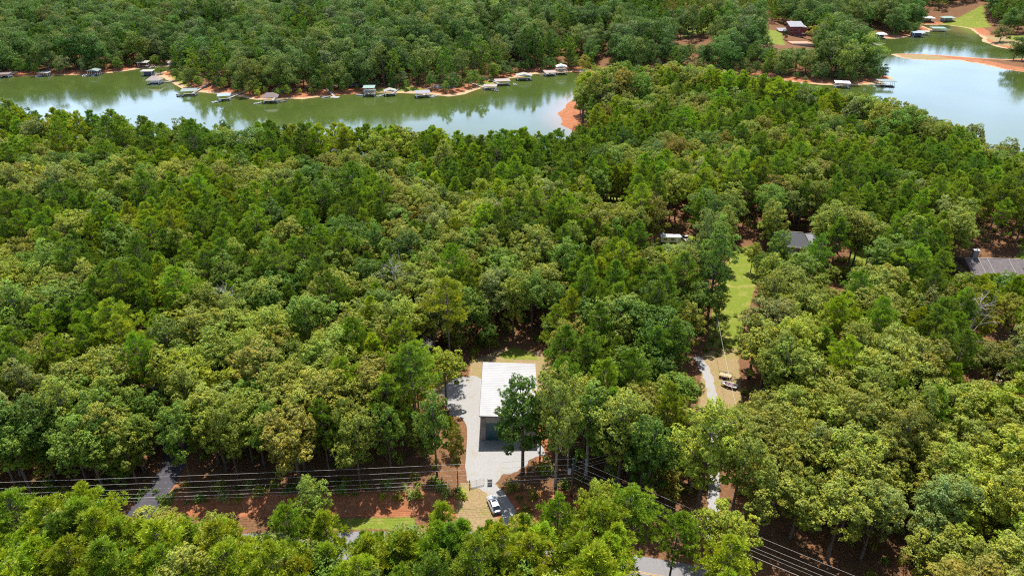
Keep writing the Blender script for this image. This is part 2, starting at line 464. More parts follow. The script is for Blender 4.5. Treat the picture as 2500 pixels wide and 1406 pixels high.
gme = mesh_np('ground', np.stack([gx, gy, gz], -1).reshape(-1, 3), quads, M['ground'], smooth_f=True)
gpx, gpy, gdep = proj(gx, gy, gz)
front = gdep > 5

def pmask(polys, soft):
    """soft mask (0..1) round world-space polygons"""
    m = np.zeros(gx.shape)
    for P in polys: m = np.maximum(m, np.clip(0.5 + sdist(gx, gy, P) / (2 * soft), 0, 1))
    return m
grass = pmask([wp([(400, 1195), (430, 1200), (415, 1240), (330, 1300), (300, 1300), (360, 1240)]),
               wp([(800, 1266), (1010, 1262), (1020, 1290), (800, 1294)]),
               wp([(1215, 868), (1255, 846), (1300, 862), (1320, 880), (1230, 876)]),
               wp([(1725, 850), (1735, 780), (1765, 660), (1790, 610), (1835, 600), (1850, 680), (1820, 780), (1805, 850)]),
               wp([(1590, 585), (1700, 575), (1720, 700), (1590, 720)]),
               wp([(1480, 450), (1530, 450), (1530, 590), (1480, 590)]),
                              wp([(2075, 615), (2118, 615), (2118, 700), (2060, 720)]),
               wp([(2485, 600), (2620, 600), (2620, 760), (2485, 760)])], 1.2)
grass = np.maximum(grass, pmask([wp([(1665, 88), (1725, 84), (1730, 108), (1665, 112)], -6), wp([(1850, 100), (1905, 95), (1915, 130), (1850, 130)], -8),
                                 wp([(2040, 90), (2120, 80), (2150, 88), (2060, 97)], -9.5), wp([(2300, 56), (2390, 48), (2420, 70), (2380, 68), (2300, 60)], -9),
                                 wp([(2460, 90), (2530, 95), (2530, 112), (2460, 100)], -9),
                                 wp([(415, 180), (452, 190), (470, 216), (450, 214), (420, 192)], -9.5), wp([(380, 155), (410, 155), (410, 160), (380, 160)], -9.5),
                                 wp([(900, 220), (1000, 214), (1060, 222), (1000, 225), (900, 226)], -9.4), wp([(1160, 205), (1210, 195), (1215, 200), (1170, 214)], -9.4)], 6))
dry = pmask([wp([(1140, 930), (1150, 880), (1230, 850), (1320, 858), (1345, 900), (1330, 960), (1180, 930)]),
             wp([(1120, 1180), (1215, 1180), (1215, 1320), (1110, 1330)]),
             wp([(1715, 860), (1800, 850), (1815, 1010), (1790, 1100), (1700, 1100)]),
             wp([(1030, 910), (1110, 900), (1120, 950), (1040, 990)]),
             wp([(2410, 880), (2500, 870), (2560, 960), (2430, 960)]), wp([(2460, 800), (2560, 790), (2560, 850), (2460, 850)])], 1.5)
dry = np.maximum(dry, pmask([wp([(2195, 133), (2270, 136), (2330, 143), (2300, 147), (2215, 143)], -9), wp([(2400, 85), (2520, 100), (2520, 120), (2440, 110)], -9)], 4))
clay = pmask([wp([(360, 1215), (1170, 1212), (1170, 1262), (330, 1262)]), wp([(1160, 1200), (1420, 1200), (1480, 1300), (1200, 1340)]),
              wp([(1310, 950), (1350, 950), (1350, 1140), (1310, 1140)]), wp([(400, 1185), (470, 1180), (450, 1240), (370, 1280)])], 2.0)
clay = np.maximum(clay, (gy > 250) * np.clip((17 - gd) / 7, 0, 1))
sand = np.clip((6.5 - gd) / 4, 0, 1) * (gy > 420) * np.clip(0.25 + 1.1 * vnoise(gx, gy, 40, 9), 0, 1)
pt = at(1390, 270, LAKE_Z)
sand = sand * np.clip(np.hypot(gx - pt[0], gy - pt[1]) / 60 - 0.4, 0, 1)
clay = clay * (gd > -3)
for nm, arr in (('grass', grass), ('dry', dry), ('clay', clay), ('sand', sand)):
    a = gme.attributes.new(nm, 'FLOAT', 'POINT'); a.data.foreach_set('value', arr.astype(np.float32).ravel())
ground = bpy.data.objects.new('ground', gme); COL.objects.link(ground); tag(ground, kind='structure')

# lake surface: one level sheet, the ground rises out of it
WX = np.arange(-1400, 1501, 7.0); WY = np.arange(240, 1300, 7.0)
wx, wy = np.meshgrid(WX, WY, indexing='xy')
wd = landdist(wx, wy)
widx = np.arange(wx.size).reshape(wx.shape)
wq = np.stack([widx[:-1, :-1], widx[:-1, 1:], widx[1:, 1:], widx[1:, :-1]], -1).reshape(-1, 4)
keep = (wd.ravel()[wq] < 12).any(1)
wq = wq[keep]
used, inv = np.unique(wq, return_inverse=True)
WV = np.stack([wx.ravel(), wy.ravel(), np.full(wx.size, LAKE_Z)], -1)[used]
wme = mesh_np('lake_water', WV, inv.reshape(-1, 4), M['water'])
bx, by = at(1385, 268, LAKE_Z)
sh = np.clip(1 - (-wd.ravel()[used]) / 14, 0, 1) * 0.65 * np.clip(1.6 - np.hypot(WV[:, 0] - bx, WV[:, 1] - by) / 60, 0.12, 1)
a = wme.attributes.new('shallow', 'FLOAT', 'POINT'); a.data.foreach_set('value', sh.astype(np.float32))
lake = bpy.data.objects.new('lake_water', wme); COL.objects.link(lake); tag(lake, kind='structure')

# ---------------------------------------------------------------- roads and gravel, sheets with uneven edges
def sheet(name, pts, mat, z, jit=0.12, seg=0.7):
    out = []
    n = len(pts)
    for k in range(n):
        ax, ay = pts[k]; bx, by = pts[(k + 1) % n]
        L = math.hypot(bx - ax, by - ay); m = max(1, int(L / seg))
        for i in range(m):
            t = i / m; x = ax + (bx - ax) * t; y = ay + (by - ay) * t
            j = (float(vnoise(x, y, 1.1, 21)) - 0.5) * 2 * jit + (float(vnoise(x, y, 4, 22)) - 0.5) * 2 * jit
            nx_, ny_ = (by - ay) / max(L, 1e-6), -(bx - ax) / max(L, 1e-6)
            out.append((x + nx_ * j, y + ny_ * j))
    bm = bmesh.new()
    vs = [bm.verts.new((x, y, z)) for x, y in out]
    es = [bm.edges.new((vs[i], vs[(i + 1) % len(vs)])) for i in range(len(vs))]
    bmesh.ops.triangle_fill(bm, use_beauty=True, edges=es)
    bmesh.ops.recalc_face_normals(bm, faces=bm.faces)
    me = bpy.data.meshes.new(name)
    for f in bm.faces:
        if f.normal.z < 0: f.normal_flip()
    bm.to_mesh(me); bm.free(); me.materials.append(mat)
    o = bpy.data.objects.new(name, me); COL.objects.link(o); tag(o, kind='structure')
    return o

def catmull(P, n=8):
    P = [P[0]] + list(P) + [P[-1]]; out = []
    for i in range(1, len(P) - 2):
        for k in range(n):
            t = k / n
            out.append(tuple(0.5 * ((2 * P[i][j]) + (-P[i - 1][j] + P[i + 1][j]) * t + (2 * P[i - 1][j] - 5 * P[i][j] + 4 * P[i + 1][j] - P[i + 2][j]) * t * t
                                    + (-P[i - 1][j] + 3 * P[i][j] - 3 * P[i + 1][j] + P[i + 2][j]) * t ** 3) for j in range(2)))
    out.append(tuple(P[-1])); return out

def strip(path, w0, w1=None):
    L, Rr = [], []
    for i, p in enumerate(path):
        a = path[max(i - 1, 0)]; b = path[min(i + 1, len(path) - 1)]
        dx, dy = b[0] - a[0], b[1] - a[1]; l = math.hypot(dx, dy)
        L.append((p[0] - dy / l * w0, p[1] + dx / l * w0)); Rr.append((p[0] - dy / l * (w1 if w1 is not None else -w0), p[1] + dx / l * (w1 if w1 is not None else -w0)))
    return L + Rr[::-1]

ROAD = catmull([(-230, 96), (-150, 88), at(-200, 1356), at(290, 1348), at(700, 1337), at(1148, 1336), at(1330, 1355), at(1595, 1402), at(1850, 1450), (95, 62), (180, 48)])
sheet('main_road', strip(ROAD, 3.4), M['asphalt'], 0.035, 0.1)
for k, w in enumerate((0.09, -0.17)):
    sheet('road_centre_line', strip(ROAD, w + 0.05, w - 0.03), M['yellow'], 0.04, 0.0, 3)
SIDE = catmull([at(290, 1330), at(330, 1270), at(372, 1215), at(408, 1165), at(430, 1110), at(410, 1020), at(380, 900)])
sheet('side_drive', strip(SIDE, 2.3), M['darkasphalt'], 0.03, 0.12)
lot = wp([(1165, 918), (1180, 925), (1180, 1070), (1300, 1070), (1325, 1085), (1330, 1110), (1290, 1125), (1262, 1150), (1232, 1158), (1212, 1178), (1196, 1190), (1158, 1190), (1140, 1172),
          (1138, 1120), (1122, 1080), (1108, 1030), (1092, 990), (1078, 962), (1086, 938), (1118, 920)])
sheet('gravel_lot', lot, M['gravel'], 0.03, 0.4, 0.5)
sheet('gravel_drive', strip(catmull([at(1180, 1180), at(1205, 1200), at(1228, 1228), at(1246, 1262), at(1262, 1310)]), 1.5), M['gravel'], 0.034, 0.3)
sheet('gravel_track', strip(catmull([at(1738, 1320), at(1742, 1220), at(1742, 1130), at(1746, 1040), at(1742, 985), at(1733, 940), at(1722, 905), at(1700, 870)]), 1.05), M['gravel'], 0.03, 0.3)
sheet('upper_track', strip(catmull([at(1804, 655), at(1808, 620), at(1806, 590), at(1800, 560)], 5), 1.3), M['gravel'], 0.04, 0.5)
sheet('far_clearing', wp([(1012, 908), (1040, 900), (1052, 935), (1030, 945)]), M['gravel'], 0.03, 0.5)
sheet('side_clearing', wp([(2436, 908), (2458, 906), (2462, 926), (2438, 928)]), M['gravel'], 0.03, 0.4)

# ---------------------------------------------------------------- tree shapes
def leaf_quads(C, Nn, S, rng, asp=0.62, fold=0.18):
    n = len(C)
    Nn = Nn / (np.linalg.norm(Nn, axis=1, keepdims=True) + 1e-9)
    r = rng.normal(size=(n, 3)); U = np.cross(Nn, r); U /= (np.linalg.norm(U, axis=1, keepdims=True) + 1e-9)
    W = np.cross(Nn, U); S = S[:, None]
    V = np.stack([C - U * S * 0.5, C + W * S * 0.5 * asp + Nn * S * fold, C + U * S * 0.5, C - W * S * 0.5 * asp + Nn * S * fold], 1)
    F = np.arange(n * 4).reshape(n, 4)
    # two triangles so that the fold is real
    T = np.concatenate([F[:, [0, 1, 2]], F[:, [0, 2, 3]]])
    return V.reshape(-1, 3), T

def crown_mesh(name, V, T, var, mat):
    me = mesh_np(name, V, T, mat)
    a = me.attributes.new('leafvar', 'FLOAT', 'POINT'); a.data.foreach_set('value', var.astype(np.float32))
    return me

def rdir(rng, n, zmin=-1.0):
    z = rng.uniform(zmin, 1, n); a = rng.uniform(0, 2 * np.pi, n); r = np.sqrt(1 - z * z)
    return np.stack([r * np.cos(a), r * np.sin(a), z], 1)

def broadleaf(seed, H=19.0, Rc=5.6, base=0.36, nl=30, nc=20, m=13, ls=0.34, open_=0.0, flat=1.0, lr=1.0):
    rng = np.random.default_rng(seed)
    zc = H * (base + 1) / 2; hz = H * (1 - base) / 2 * flat
    lobes = []
    k = 0
    while len(lobes) < nl and k < 4000:
        k += 1
        d = rdir(rng, 1, -0.85)[0]; f = rng.uniform(0.45, 0.86) if rng.random() < 0.8 else rng.uniform(0.1, 0.45)
        # asymmetric outline
        w = 1 + 0.18 * math.sin(2 * math.atan2(d[1], d[0]) + seed) + 0.1 * math.sin(3 * math.atan2(d[1], d[0]) + 2 * seed)
        p = np.array([d[0] * Rc * f * w, d[1] * Rc * f * w, zc + d[2] * hz * f])
        r = rng.uniform(0.85, 1.75) * Rc / 5.6 * lr
        if d[2] < -0.3: r *= 0.8
        if all(np.linalg.norm((p - q) * [1, 1, 0.9]) > (r + s) * (0.55 + 0.35 * open_) for q, s in lobes): lobes.append((p, r))
    Cs, Ns, Ss, Vr = [], [], [], []
    for p, r in lobes:
        D = rdir(rng, nc, -0.65); rc = rng.uniform(0.3, 0.55, nc) * r / 1.4
        cc = p + D * (r * rng.uniform(0.7, 1.05, (nc, 1))) * [1.1, 1.1, 0.85]
        lobev = rng.uniform(-0.18, 0.18)
        mm = m
        dd = rdir(rng, nc * mm, -0.55)
        c = np.repeat(cc, mm, 0) + dd * (np.repeat(rc, mm) * rng.uniform(0.55, 1.15, nc * mm))[:, None]
        n_ = dd * 0.7 + np.repeat(D, mm, 0) * 0.5 + np.array([0, 0, 0.45]) + rng.normal(size=(nc * mm, 3)) * 0.4
        Cs.append(c); Ns.append(n_); Ss.append(rng.uniform(0.7, 1.35, nc * mm) * ls)
        Vr.append(np.clip(0.5 + lobev + np.repeat(rng.uniform(-0.15, 0.15, nc), mm) + rng.uniform(-0.28, 0.28, nc * mm), 0, 1))
    C = np.concatenate(Cs); V, T = leaf_quads(C, np.concatenate(Ns), np.concatenate(Ss), rng)
    # trunk and limbs
    tr = MB()
    top = zc + hz * 0.45
    lean = rng.uniform(-0.6, 0.6, 2)
    tp = [(lean[0] * t * t, lean[1] * t * t, top * t) for t in (0, 0.08, 0.3, 0.55, 0.8, 1)]
    rt = 0.26 * (H / 19)
    tr.tube(tp, [rt * 1.5, rt, rt * 0.88, rt * 0.7, rt * 0.45, rt * 0.2], 7)
    order = sorted(lobes, key=lambda q: -q[1])[:12]
    for p, r in order:
        z0 = min(max(H * base * 0.8, p[2] - np.hypot(p[0], p[1]) * 0.9 - 1.5), top * 0.92)
        t = z0 / top; s0 = Vector((lean[0] * t * t, lean[1] * t * t, z0)); e = Vector(p)
        mid = s0.lerp(e, 0.5) + Vector((rng.uniform(-.4, .4), rng.uniform(-.4, .4), 0.5))
        tr.tube([s0, mid, e], [rt * 0.42, rt * 0.26, rt * 0.08], 5, False)
    return V, T, np.repeat(np.concatenate(Vr), 4), tr

def pine(seed, H=21.0, Rc=3.7, base=0.5, nb=64, nt=9, m=24, ln=0.72, wd=0.05, cone=0.5):
    rng = np.random.default_rng(seed)
    tr = MB()
    lean = rng.uniform(-0.4, 0.4, 2)
    def axis_(t): return np.array([lean[0] * t * t, lean[1] * t * t, H * t])
    tr.tube([tuple(axis_(t)) for t in (0, 0.05, 0.3, 0.6, 0.85, 0.985)], [0.3 * H / 21, 0.22 * H / 21, 0.19 * H / 21, 0.14 * H / 21, 0.07, 0.02], 7)
    C, D0, vr = [], [], []
    for k in range(nb):
        t = base + (1 - base) * ((k + rng.random()) / nb) ** 0.9
        u = (t - base) / (1 - base)
        prof = (np.sin(np.pi * min(1, 0.22 + 0.8 * u) ** 0.9)) * (1 - cone) + cone * (1 - u) ** 0.8
        L = max(0.5, Rc * (0.12 + prof) * rng.uniform(0.6, 1.15))
        if u < 0.12 and rng.random() < 0.4: L *= 0.5
        a = rng.uniform(0, 2 * np.pi); up = rng.uniform(0.05, 0.35) + 0.5 * u
        d = np.array([math.cos(a), math.sin(a), up]); d /= np.linalg.norm(d)
        s0 = axis_(t)
        e = s0 + d * L
        tr.tube([tuple(s0), tuple(s0 + d * L * 0.5 + [0, 0, -0.05 * L]), tuple(e)], [0.055, 0.035, 0.012], 4, False)
        side = np.cross(d, [0, 0, 1]); side /= np.linalg.norm(side) + 1e-9
        bv = rng.uniform(-0.15, 0.15)
        n_here = max(3, int(nt * (0.4 + 0.6 * L / Rc)))
        for q in range(n_here):
            f = rng.uniform(0.35, 1.05) if q else 1.0
            lat = rng.uniform(-1, 1) * 0.3 * L * (1.15 - f * 0.6)
            C.append(s0 + d * L * f + side * lat + np.array([0, 0, rng.uniform(-0.1, 0.45)]))
            D0.append(d * 0.55 + side * (0.3 * np.sign(lat)) + [0, 0, 0.7]); vr.append(0.5 + bv + rng.uniform(-0.15, 0.15))
    C = np.array(C); D0 = np.array(D0); vr = np.array(vr)
    n = len(C) * m
    dd = np.repeat(D0, m, 0) + rng.normal(size=(n, 3)) * 0.5
    dd /= np.linalg.norm(dd, axis=1, keepdims=True)
    s = rng.uniform(0.75, 1.25, n)[:, None] * ln
    c0 = np.repeat(C, m, 0)
    w = np.cross(dd, rng.normal(size=(n, 3))); w /= np.linalg.norm(w, axis=1, keepdims=True) + 1e-9
    # each spray of needles: a narrow kite, wide near its end
    V = np.stack([c0, c0 + dd * s * 0.6 + w * wd, c0 + dd * s, c0 + dd * s * 0.6 - w * wd], 1).reshape(-1, 3)
    F = np.arange(n * 4).reshape(n, 4)
    T = np.concatenate([F[:, [0, 1, 2]], F[:, [0, 2, 3]]])
    vv = np.clip(np.repeat(vr, m) + rng.uniform(-0.25, 0.25, n), 0, 1)
    return V, T, np.repeat(vv, 4), tr

def proto(name, gen, leafmat, barkmat=None, **kw):
    V, T, var, tr = gen(**kw)
    cm = crown_mesh(name + '_crown', V, T, var, leafmat)
    tm = bpy.data.meshes.new(name + '_trunk'); tm.from_pydata(tr.v, [], tr.f); tm.materials.append(barkmat or M['bark']); tm.update()
    tm.polygons.foreach_set('use_smooth', [True] * len(tm.polygons))
    # joined copy for the masses of trees
    V2 = np.concatenate([V, np.array(tr.v)])
    quadf = [f for f in tr.f if len(f) == 4]
    F2 = [T, np.array(quadf) + len(V)]
    jm = mesh_np(name + '_whole', V2, F2, [leafmat, barkmat or M['bark']], np.concatenate([np.zeros(len(T)), np.ones(len(quadf))]))
    a = jm.attributes.new('leafvar', 'FLOAT', 'POINT'); a.data.foreach_set('value', np.concatenate([var, np.full(len(tr.v), 0.5)]).astype(np.float32))
    rad = float(np.percentile(np.hypot(V[:, 0], V[:, 1]), 97)); return dict(crown=cm, trunk=tm, whole=jm, R=rad, H=float(V[:, 2].max()), zb=float(np.percentile(V[:, 2], 3)))

BN = [proto('oak', broadleaf, M['leaf'], seed=s, H=h, Rc=r, base=b, nl=n, nc=20, m=15, ls=l, open_=o, lr=.78)
      for s, h, r, b, n, l, o in ((1, 19.5, 5.2, .26, 62, .29, .0), (2, 20.5, 5.8, .28, 70, .30, .0), (3, 18.5, 4.8, .2, 56, .28, .0), (4, 19.5, 6.1, .34, 66, .31, .2),
                                  (5, 21.5, 5.1, .2, 64, .30, .1), (6, 18.5, 5.4, .3, 54, .29, .3), (7, 22.5, 4.7, .15, 64, .29, .0), (8, 22, 4.8, .04, 74, .29, .1))]
PN = [proto('pine', pine, M['needle'], seed=s, H=h, Rc=r, base=b, nb=n, nt=t, cone=c)
      for s, h, r, b, n, t, c in ((11, 23, 4.3, .45, 62, 10, .2), (12, 22, 3.9, .38, 70, 9, .35), (13, 24, 4.7, .55, 58, 11, .05), (14, 21, 4.0, .32, 76, 9, .4), (15, 23, 4.5, .48, 60, 11, .15))]
BF = [proto('far_oak', broadleaf, M['leaf'], seed=s, H=h, Rc=r, base=b, nl=17, nc=42, m=8, ls=.62, lr=1.5, open_=.1)
      for s, h, r, b in ((21, 23, 8.0, .05), (22, 25, 7.0, .04), (23, 22, 8.6, .06), (24, 26, 7.2, .04))]
PF = [proto('far_pine', pine, M['needle'], seed=s, H=h, Rc=r, base=b, nb=44, nt=7, m=12, ln=1.1, wd=.17, cone=c)
      for s, h, r, b, c in ((31, 25, 5.6, .2, .25), (32, 26, 5.2, .25, .1), (33, 24, 5.2, .15, .4))]
def twiggy():
    rng = np.random.default_rng(77); tr = MB()
    tr.tube([(0, 0, 0), (0.1, 0, 6), (0.3, 0.2, 12), (0.2, 0.1, 16)], [0.24, 0.18, 0.1, 0.03], 7)
    for k in range(26):
        z = rng.uniform(6, 15); a = rng.uniform(0, 6.28); L = (17 - z) * 0.4 + 1
        d = Vector((math.cos(a), math.sin(a), rng.uniform(0.3, 0.9)))
        s = Vector((0.2, 0.1, z)); e = s + d * L
        tr.tube([s, s.lerp(e, .5) + Vector((0, 0, .2)), e], [0.07, 0.045, 0.015], 4, False)
        for q in range(4):
            s2 = s.lerp(e, rng.uniform(.4, .95)); e2 = s2 + Vector(rng.normal(size=3)) * 0.8 + Vector((0, 0, .5))
            tr.tube([s2, e2], [0.03, 0.01], 3, False)
    return tr

# ---------------------------------------------------------------- where trees stand
OAKT = {'olive': (0.255, 0.31, 0.045), 'mid green': (0.165, 0.27, 0.035), 'yellow green': (0.29, 0.36, 0.035), 'grey green': (0.24, 0.30, 0.08),
        'bronze': (0.24, 0.235, 0.035), 'deep green': (0.095, 0.18, 0.02)}
PINT = {'bright green': (0.215, 0.335, 0.025), 'deep green': (0.15, 0.25, 0.025), 'yellow green': (0.29, 0.38, 0.025)}

def P4(x, y): return at(x, y, 0)
clear_px = [
    [(1150, 905), (1160, 868), (1200, 822), (1330, 818), (1350, 900), (1345, 1080), (1310, 1130), (1255, 1185), (1280, 1330), (1110, 1330), (1125, 1165), (1115, 1090), (1070, 1000), (1050, 950), (1075, 905)],
    [(-400, 1206), (440, 1206), (520, 1222), (1100, 1220), (1120, 1200), (1400, 1194), (1550, 1215), (1660, 1235), (1800, 1290), (2150, 1430), (2300, 1620), (1900, 1620), (1650, 1440), (1400, 1385), (1150, 1372), (-400, 1385)],
    [(300, 1290), (350, 1190), (385, 1105), (470, 1095), (520, 1150), (540, 1200), (400, 1290)],
    [(1725, 1060), (1700, 930), (1700, 850), (1722, 780), (1765, 640), (1785, 560), (1850, 560), (1850, 640), (1830, 740), (1812, 850), (1810, 1000), (1792, 1060)],
    [(1000, 895), (1050, 885), (1075, 940), (1020, 960)], [(2432, 900), (2465, 900), (2468, 935), (2434, 935)],
    [(1600, 560), (1695, 560), (1695, 620), (1600, 620)], [(2335, 613), (2620, 613), (2620, 715), (2310, 715)], [(1890, 570), (1990, 570), (1985, 640), (1880, 640)], [(2078, 618), (2112, 618), (2110, 648), (2078, 648)],
]
clear_far = [([(1672, 88), (1722, 86), (1726, 106), (1676, 108)], -6), ([(1850, 92), (1905, 80), (2000, 92), (2000, 118), (1950, 135), (1860, 135)], -8),
             ([(2030, 84), (2120, 78), (2180, 86), (2180, 100), (2030, 100)], -9), ([(2240, 46), (2390, 42), (2420, 66), (2460, 88), (2540, 92), (2540, 122), (2380, 110), (2240, 70)], -9),
             ([(1376, -20), (1396, -20), (1400, 40), (1380, 40)], 4), ([(1316, -10), (1334, -10), (1334, 22), (1316, 22)], 4), ([(1466, 118), (1482, 118), (1482, 165), (1466, 165)], -8)]
# (x0,y0,x1,y1) of the photo that stays unobstructed, and how far away the thing there is
views = [(1140, 880, 1320, 1180, 112), (1085, 915, 1180, 1010, 122), (1150, 1180, 1250, 1262, 90), (1606, 556, 1690, 590, 205), (1914, 576, 1950, 610, 198), (1955, 584, 1972, 594, 198), (2370, 606, 2520, 660, 188),
         (1795, 600, 1830, 690, 190), (1782, 690, 1822, 760, 172), (1735, 770, 1800, 905, 140), (1728, 905, 1800, 985, 122), (1738, 1066, 1750, 1082, 108),
         (1378, 1112, 1412, 1212, 97.5), (340, 1190, 440, 1258, 92), (875, 1264, 960, 1290, 87), (620, 1296, 672, 1306, 84), (1655, 1385, 1680, 1405, 76), (1900, 74, 1985, 112, 640), (1668, 90, 1722, 104, 660),
         (1500, 455, 1520, 488, 240), (1180, 846, 1300, 884, 130), (1140, 1110, 1170, 1210, 95),
         (2480, 805, 2500, 830, 150), (2425, 905, 2460, 925, 128), (2085, 625, 2110, 645, 188), (2052, 680, 2068, 700, 172), (1225, 1220, 1262, 1262, 90)]
line_px = [(-600, 225), (-200, 235), (0, 240), (60, 258), (150, 262), (250, 255), (330, 262), (400, 283), (520, 288), (700, 296), (860, 300), (980, 300), (1070, 312), (1150, 330),
           (1230, 318), (1290, 298), (1360, 307), (1412, 307), (1416, 225), (1428, 170), (1500, 155), (1700, 157), (1790, 172), (1900, 192), (2000, 215), (2075, 226), (2140, 240),
           (2230, 265), (2300, 298), (2370, 318), (2388, 250), (2500, 245), (2900, 250)]
LX = np.array([p[0] for p in line_px]); LY = np.array([p[1] for p in line_px])

TRACKC = wp([(1738, 1320), (1742, 1220), (1742, 1130), (1746, 1040), (1742, 985)])
def jitter_points(x0, x1, y0, y1, s, seed):
    rng = np.random.default_rng(seed)
    X, Y = np.meshgrid(np.arange(x0, x1, s), np.arange(y0, y1, s * 0.92))
    X = X + (np.arange(X.shape[0])[:, None] % 2) * s / 2
    X = X + rng.uniform(-0.36, 0.36, X.shape) * s; Y = Y + rng.uniform(-0.36, 0.36, Y.shape) * s
    return X.ravel(), Y.ravel()

def clear_mask(x, y, z):
    px, py, dep = proj(x, y, z)
    k = np.zeros(x.shape, bool)
    for P in clear_px: k |= inside(x, y, wp(P))
    k |= seg_dist(x, y, TRACKC, False) < 1.5
    for P, zz in clear_far: k |= inside(x, y, wp(P, zz))
    return k

trees = []      # dicts: x y z kind proto scale rot tint tname
def pick_species(x, y):
    px, py, dep = proj(x, y, 0)
    n = vnoise(x, y, 38, 5) * 0.6 + vnoise(x, y, 13, 6) * 0.4
    pf = np.full(x.shape, 0.40)
    pf = np.where((py > 1380) & (px < 1650), 0.62, pf)                      # foreground row
    pf = np.where((py > 900) & (px > 1750), 0.17, pf)                       # oaks bottom right
    pf = np.where((py > 700) & (py < 1200) & (px < 1150), 0.38, pf)
    pf = np.where((px > 1350) & (py > 330) & (py < 620), 0.62, pf)         # pine belt on the right
    pf = np.where((px > 200) & (px < 1500) & (py > 360) & (py < 460), 0.72, pf)  # pines along the near shore
    pf = np.where((px > 1400) & (px < 2100) & (py < 360) & (y < 480), 0.45, pf)
    pf = np.where(y > 480, 0.25, pf)
    return n + (np.random.default_rng(3).random(x.shape) - 0.5) * 0.35, pf

def scatter(x0, x1, y0, y1, s, seed, far=False):
    x, y = jitter_points(x0, x1, y0, y1, s, seed)
    lim = np.abs(x) < 0.80 * y + 35
    x, y = x[lim], y[lim]
    d = landdist(x, y)
    barm = sdist(x, y, bar_w) > -5
    wtree = sdist(x, y, wp([(2478, 100), (2700, 90), (2700, 175), (2500, 168), (2470, 155)], LAKE_Z)) > 0
    ok = ((d > 7 + 7 * vnoise(x, y, 22, 8)) & ~(barm & ~wtree)) | ((d > 6) & wtree)
    ok |= (d > 5.5) & (y < 470) & (y > 260)
    pt = at(1398, 268, LAKE_Z); ok &= ~((np.hypot(x - pt[0], (y - pt[1]) * 0.5) < 8) | (inside(x, y, wp([(1360, 310), (1360, 230), (1413, 228), (1411, 300), (1420, 318), (1380, 320)], LAKE_Z))))
    x, y, d = x[ok], y[ok], d[ok]
    z = hgt(x, y, d)
    k = ~clear_mask(x, y, z)
    x, y, z = x[k], y[k], z[k]
    return x, y, z

def add_trees(x, y, z, far, seed):
    rng = np.random.default_rng(seed)
    sp, pf = pick_species(x, y)
    thr = np.quantile(sp, np.linspace(0, 1, 101))
    rank = np.searchsorted(thr, sp) / 101.0
    px, py, dep = proj(x, y, z)
    tn = vnoise(x, y, 22, 12) * 0.5 + rng.random(x.shape) * 0.5
    DL = landdist(x, y)
    for i in range(len(x)):
        isp = rank[i] < pf[i]
        young = (y[i] > 700) and (1600 < px[i] < 1900) and (py[i] < 100)
        if young: isp = True
        P = (PF if far else PN) if isp else (BF if far else BN)
        pi = int(rng.integers(len(P)))
        q = P[pi]
        s = ((0.62 + 0.42 * float(vnoise(x[i], y[i], 30, 31)) + 0.42 * rng.random() ** 1.5) if far else rng.uniform(0.82, 1.12)) * (0.9 if isp else 1.0)
        if young: s *= 0.75
        sxy = s * rng.uniform(0.9, 1.22)
        g = tn[i]
        if isp:
            nm = 'deep green' if g < 0.42 else 'bright green' if g < 0.68 else 'yellow green'
            if py[i] > 1380 and g > 0.3: nm = 'bright green' if g < 0.5 else 'yellow green'
            if young: nm = 'yellow green'
            c = np.array(PINT[nm])
        else:
            nm = ('deep green' if g < 0.26 else 'mid green' if g < 0.42 else 'olive' if g < 0.66 else 'grey green' if g < 0.72 else 'bronze' if g < 0.755 else 'yellow green')
            if dep[i] > 0 and (py[i] > 800 and px[i] > 1750) and nm in ('deep green', 'mid green'): nm = 'olive'
            if y[i] > 480 and nm in ('bronze', 'olive') and rng.random() < 0.6: nm = 'mid green'
            c = np.array(OAKT[nm])
        c = c * rng.uniform(0.82, 1.18) * (1 + rng.uniform(-0.08, 0.08, 3))
        if y[i] > 480: c = c * [0.58, 0.68, 0.95]  # crowns beyond the lake darkened and blued in colour, standing in for distance haze
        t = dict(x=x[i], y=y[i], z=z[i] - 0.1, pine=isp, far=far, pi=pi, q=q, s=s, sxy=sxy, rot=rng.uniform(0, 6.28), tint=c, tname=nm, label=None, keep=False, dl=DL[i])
        trees.append(t)

def top_px(t, f=0.97):
    return proj(t['x'], t['y'], t['z'] + t['q']['H'] * t['s'] * f)

X, Y, Z = scatter(-330, 420, 46, 262, 6.3, 1)
add_trees(X, Y, Z, False, 11)
X, Y, Z = scatter(-420, 480, 262, 470, 6.6, 2)
sel = (Y < 452) | (np.abs(X) < 0)
add_trees(X[sel], Y[sel], Z[sel], False, 12)
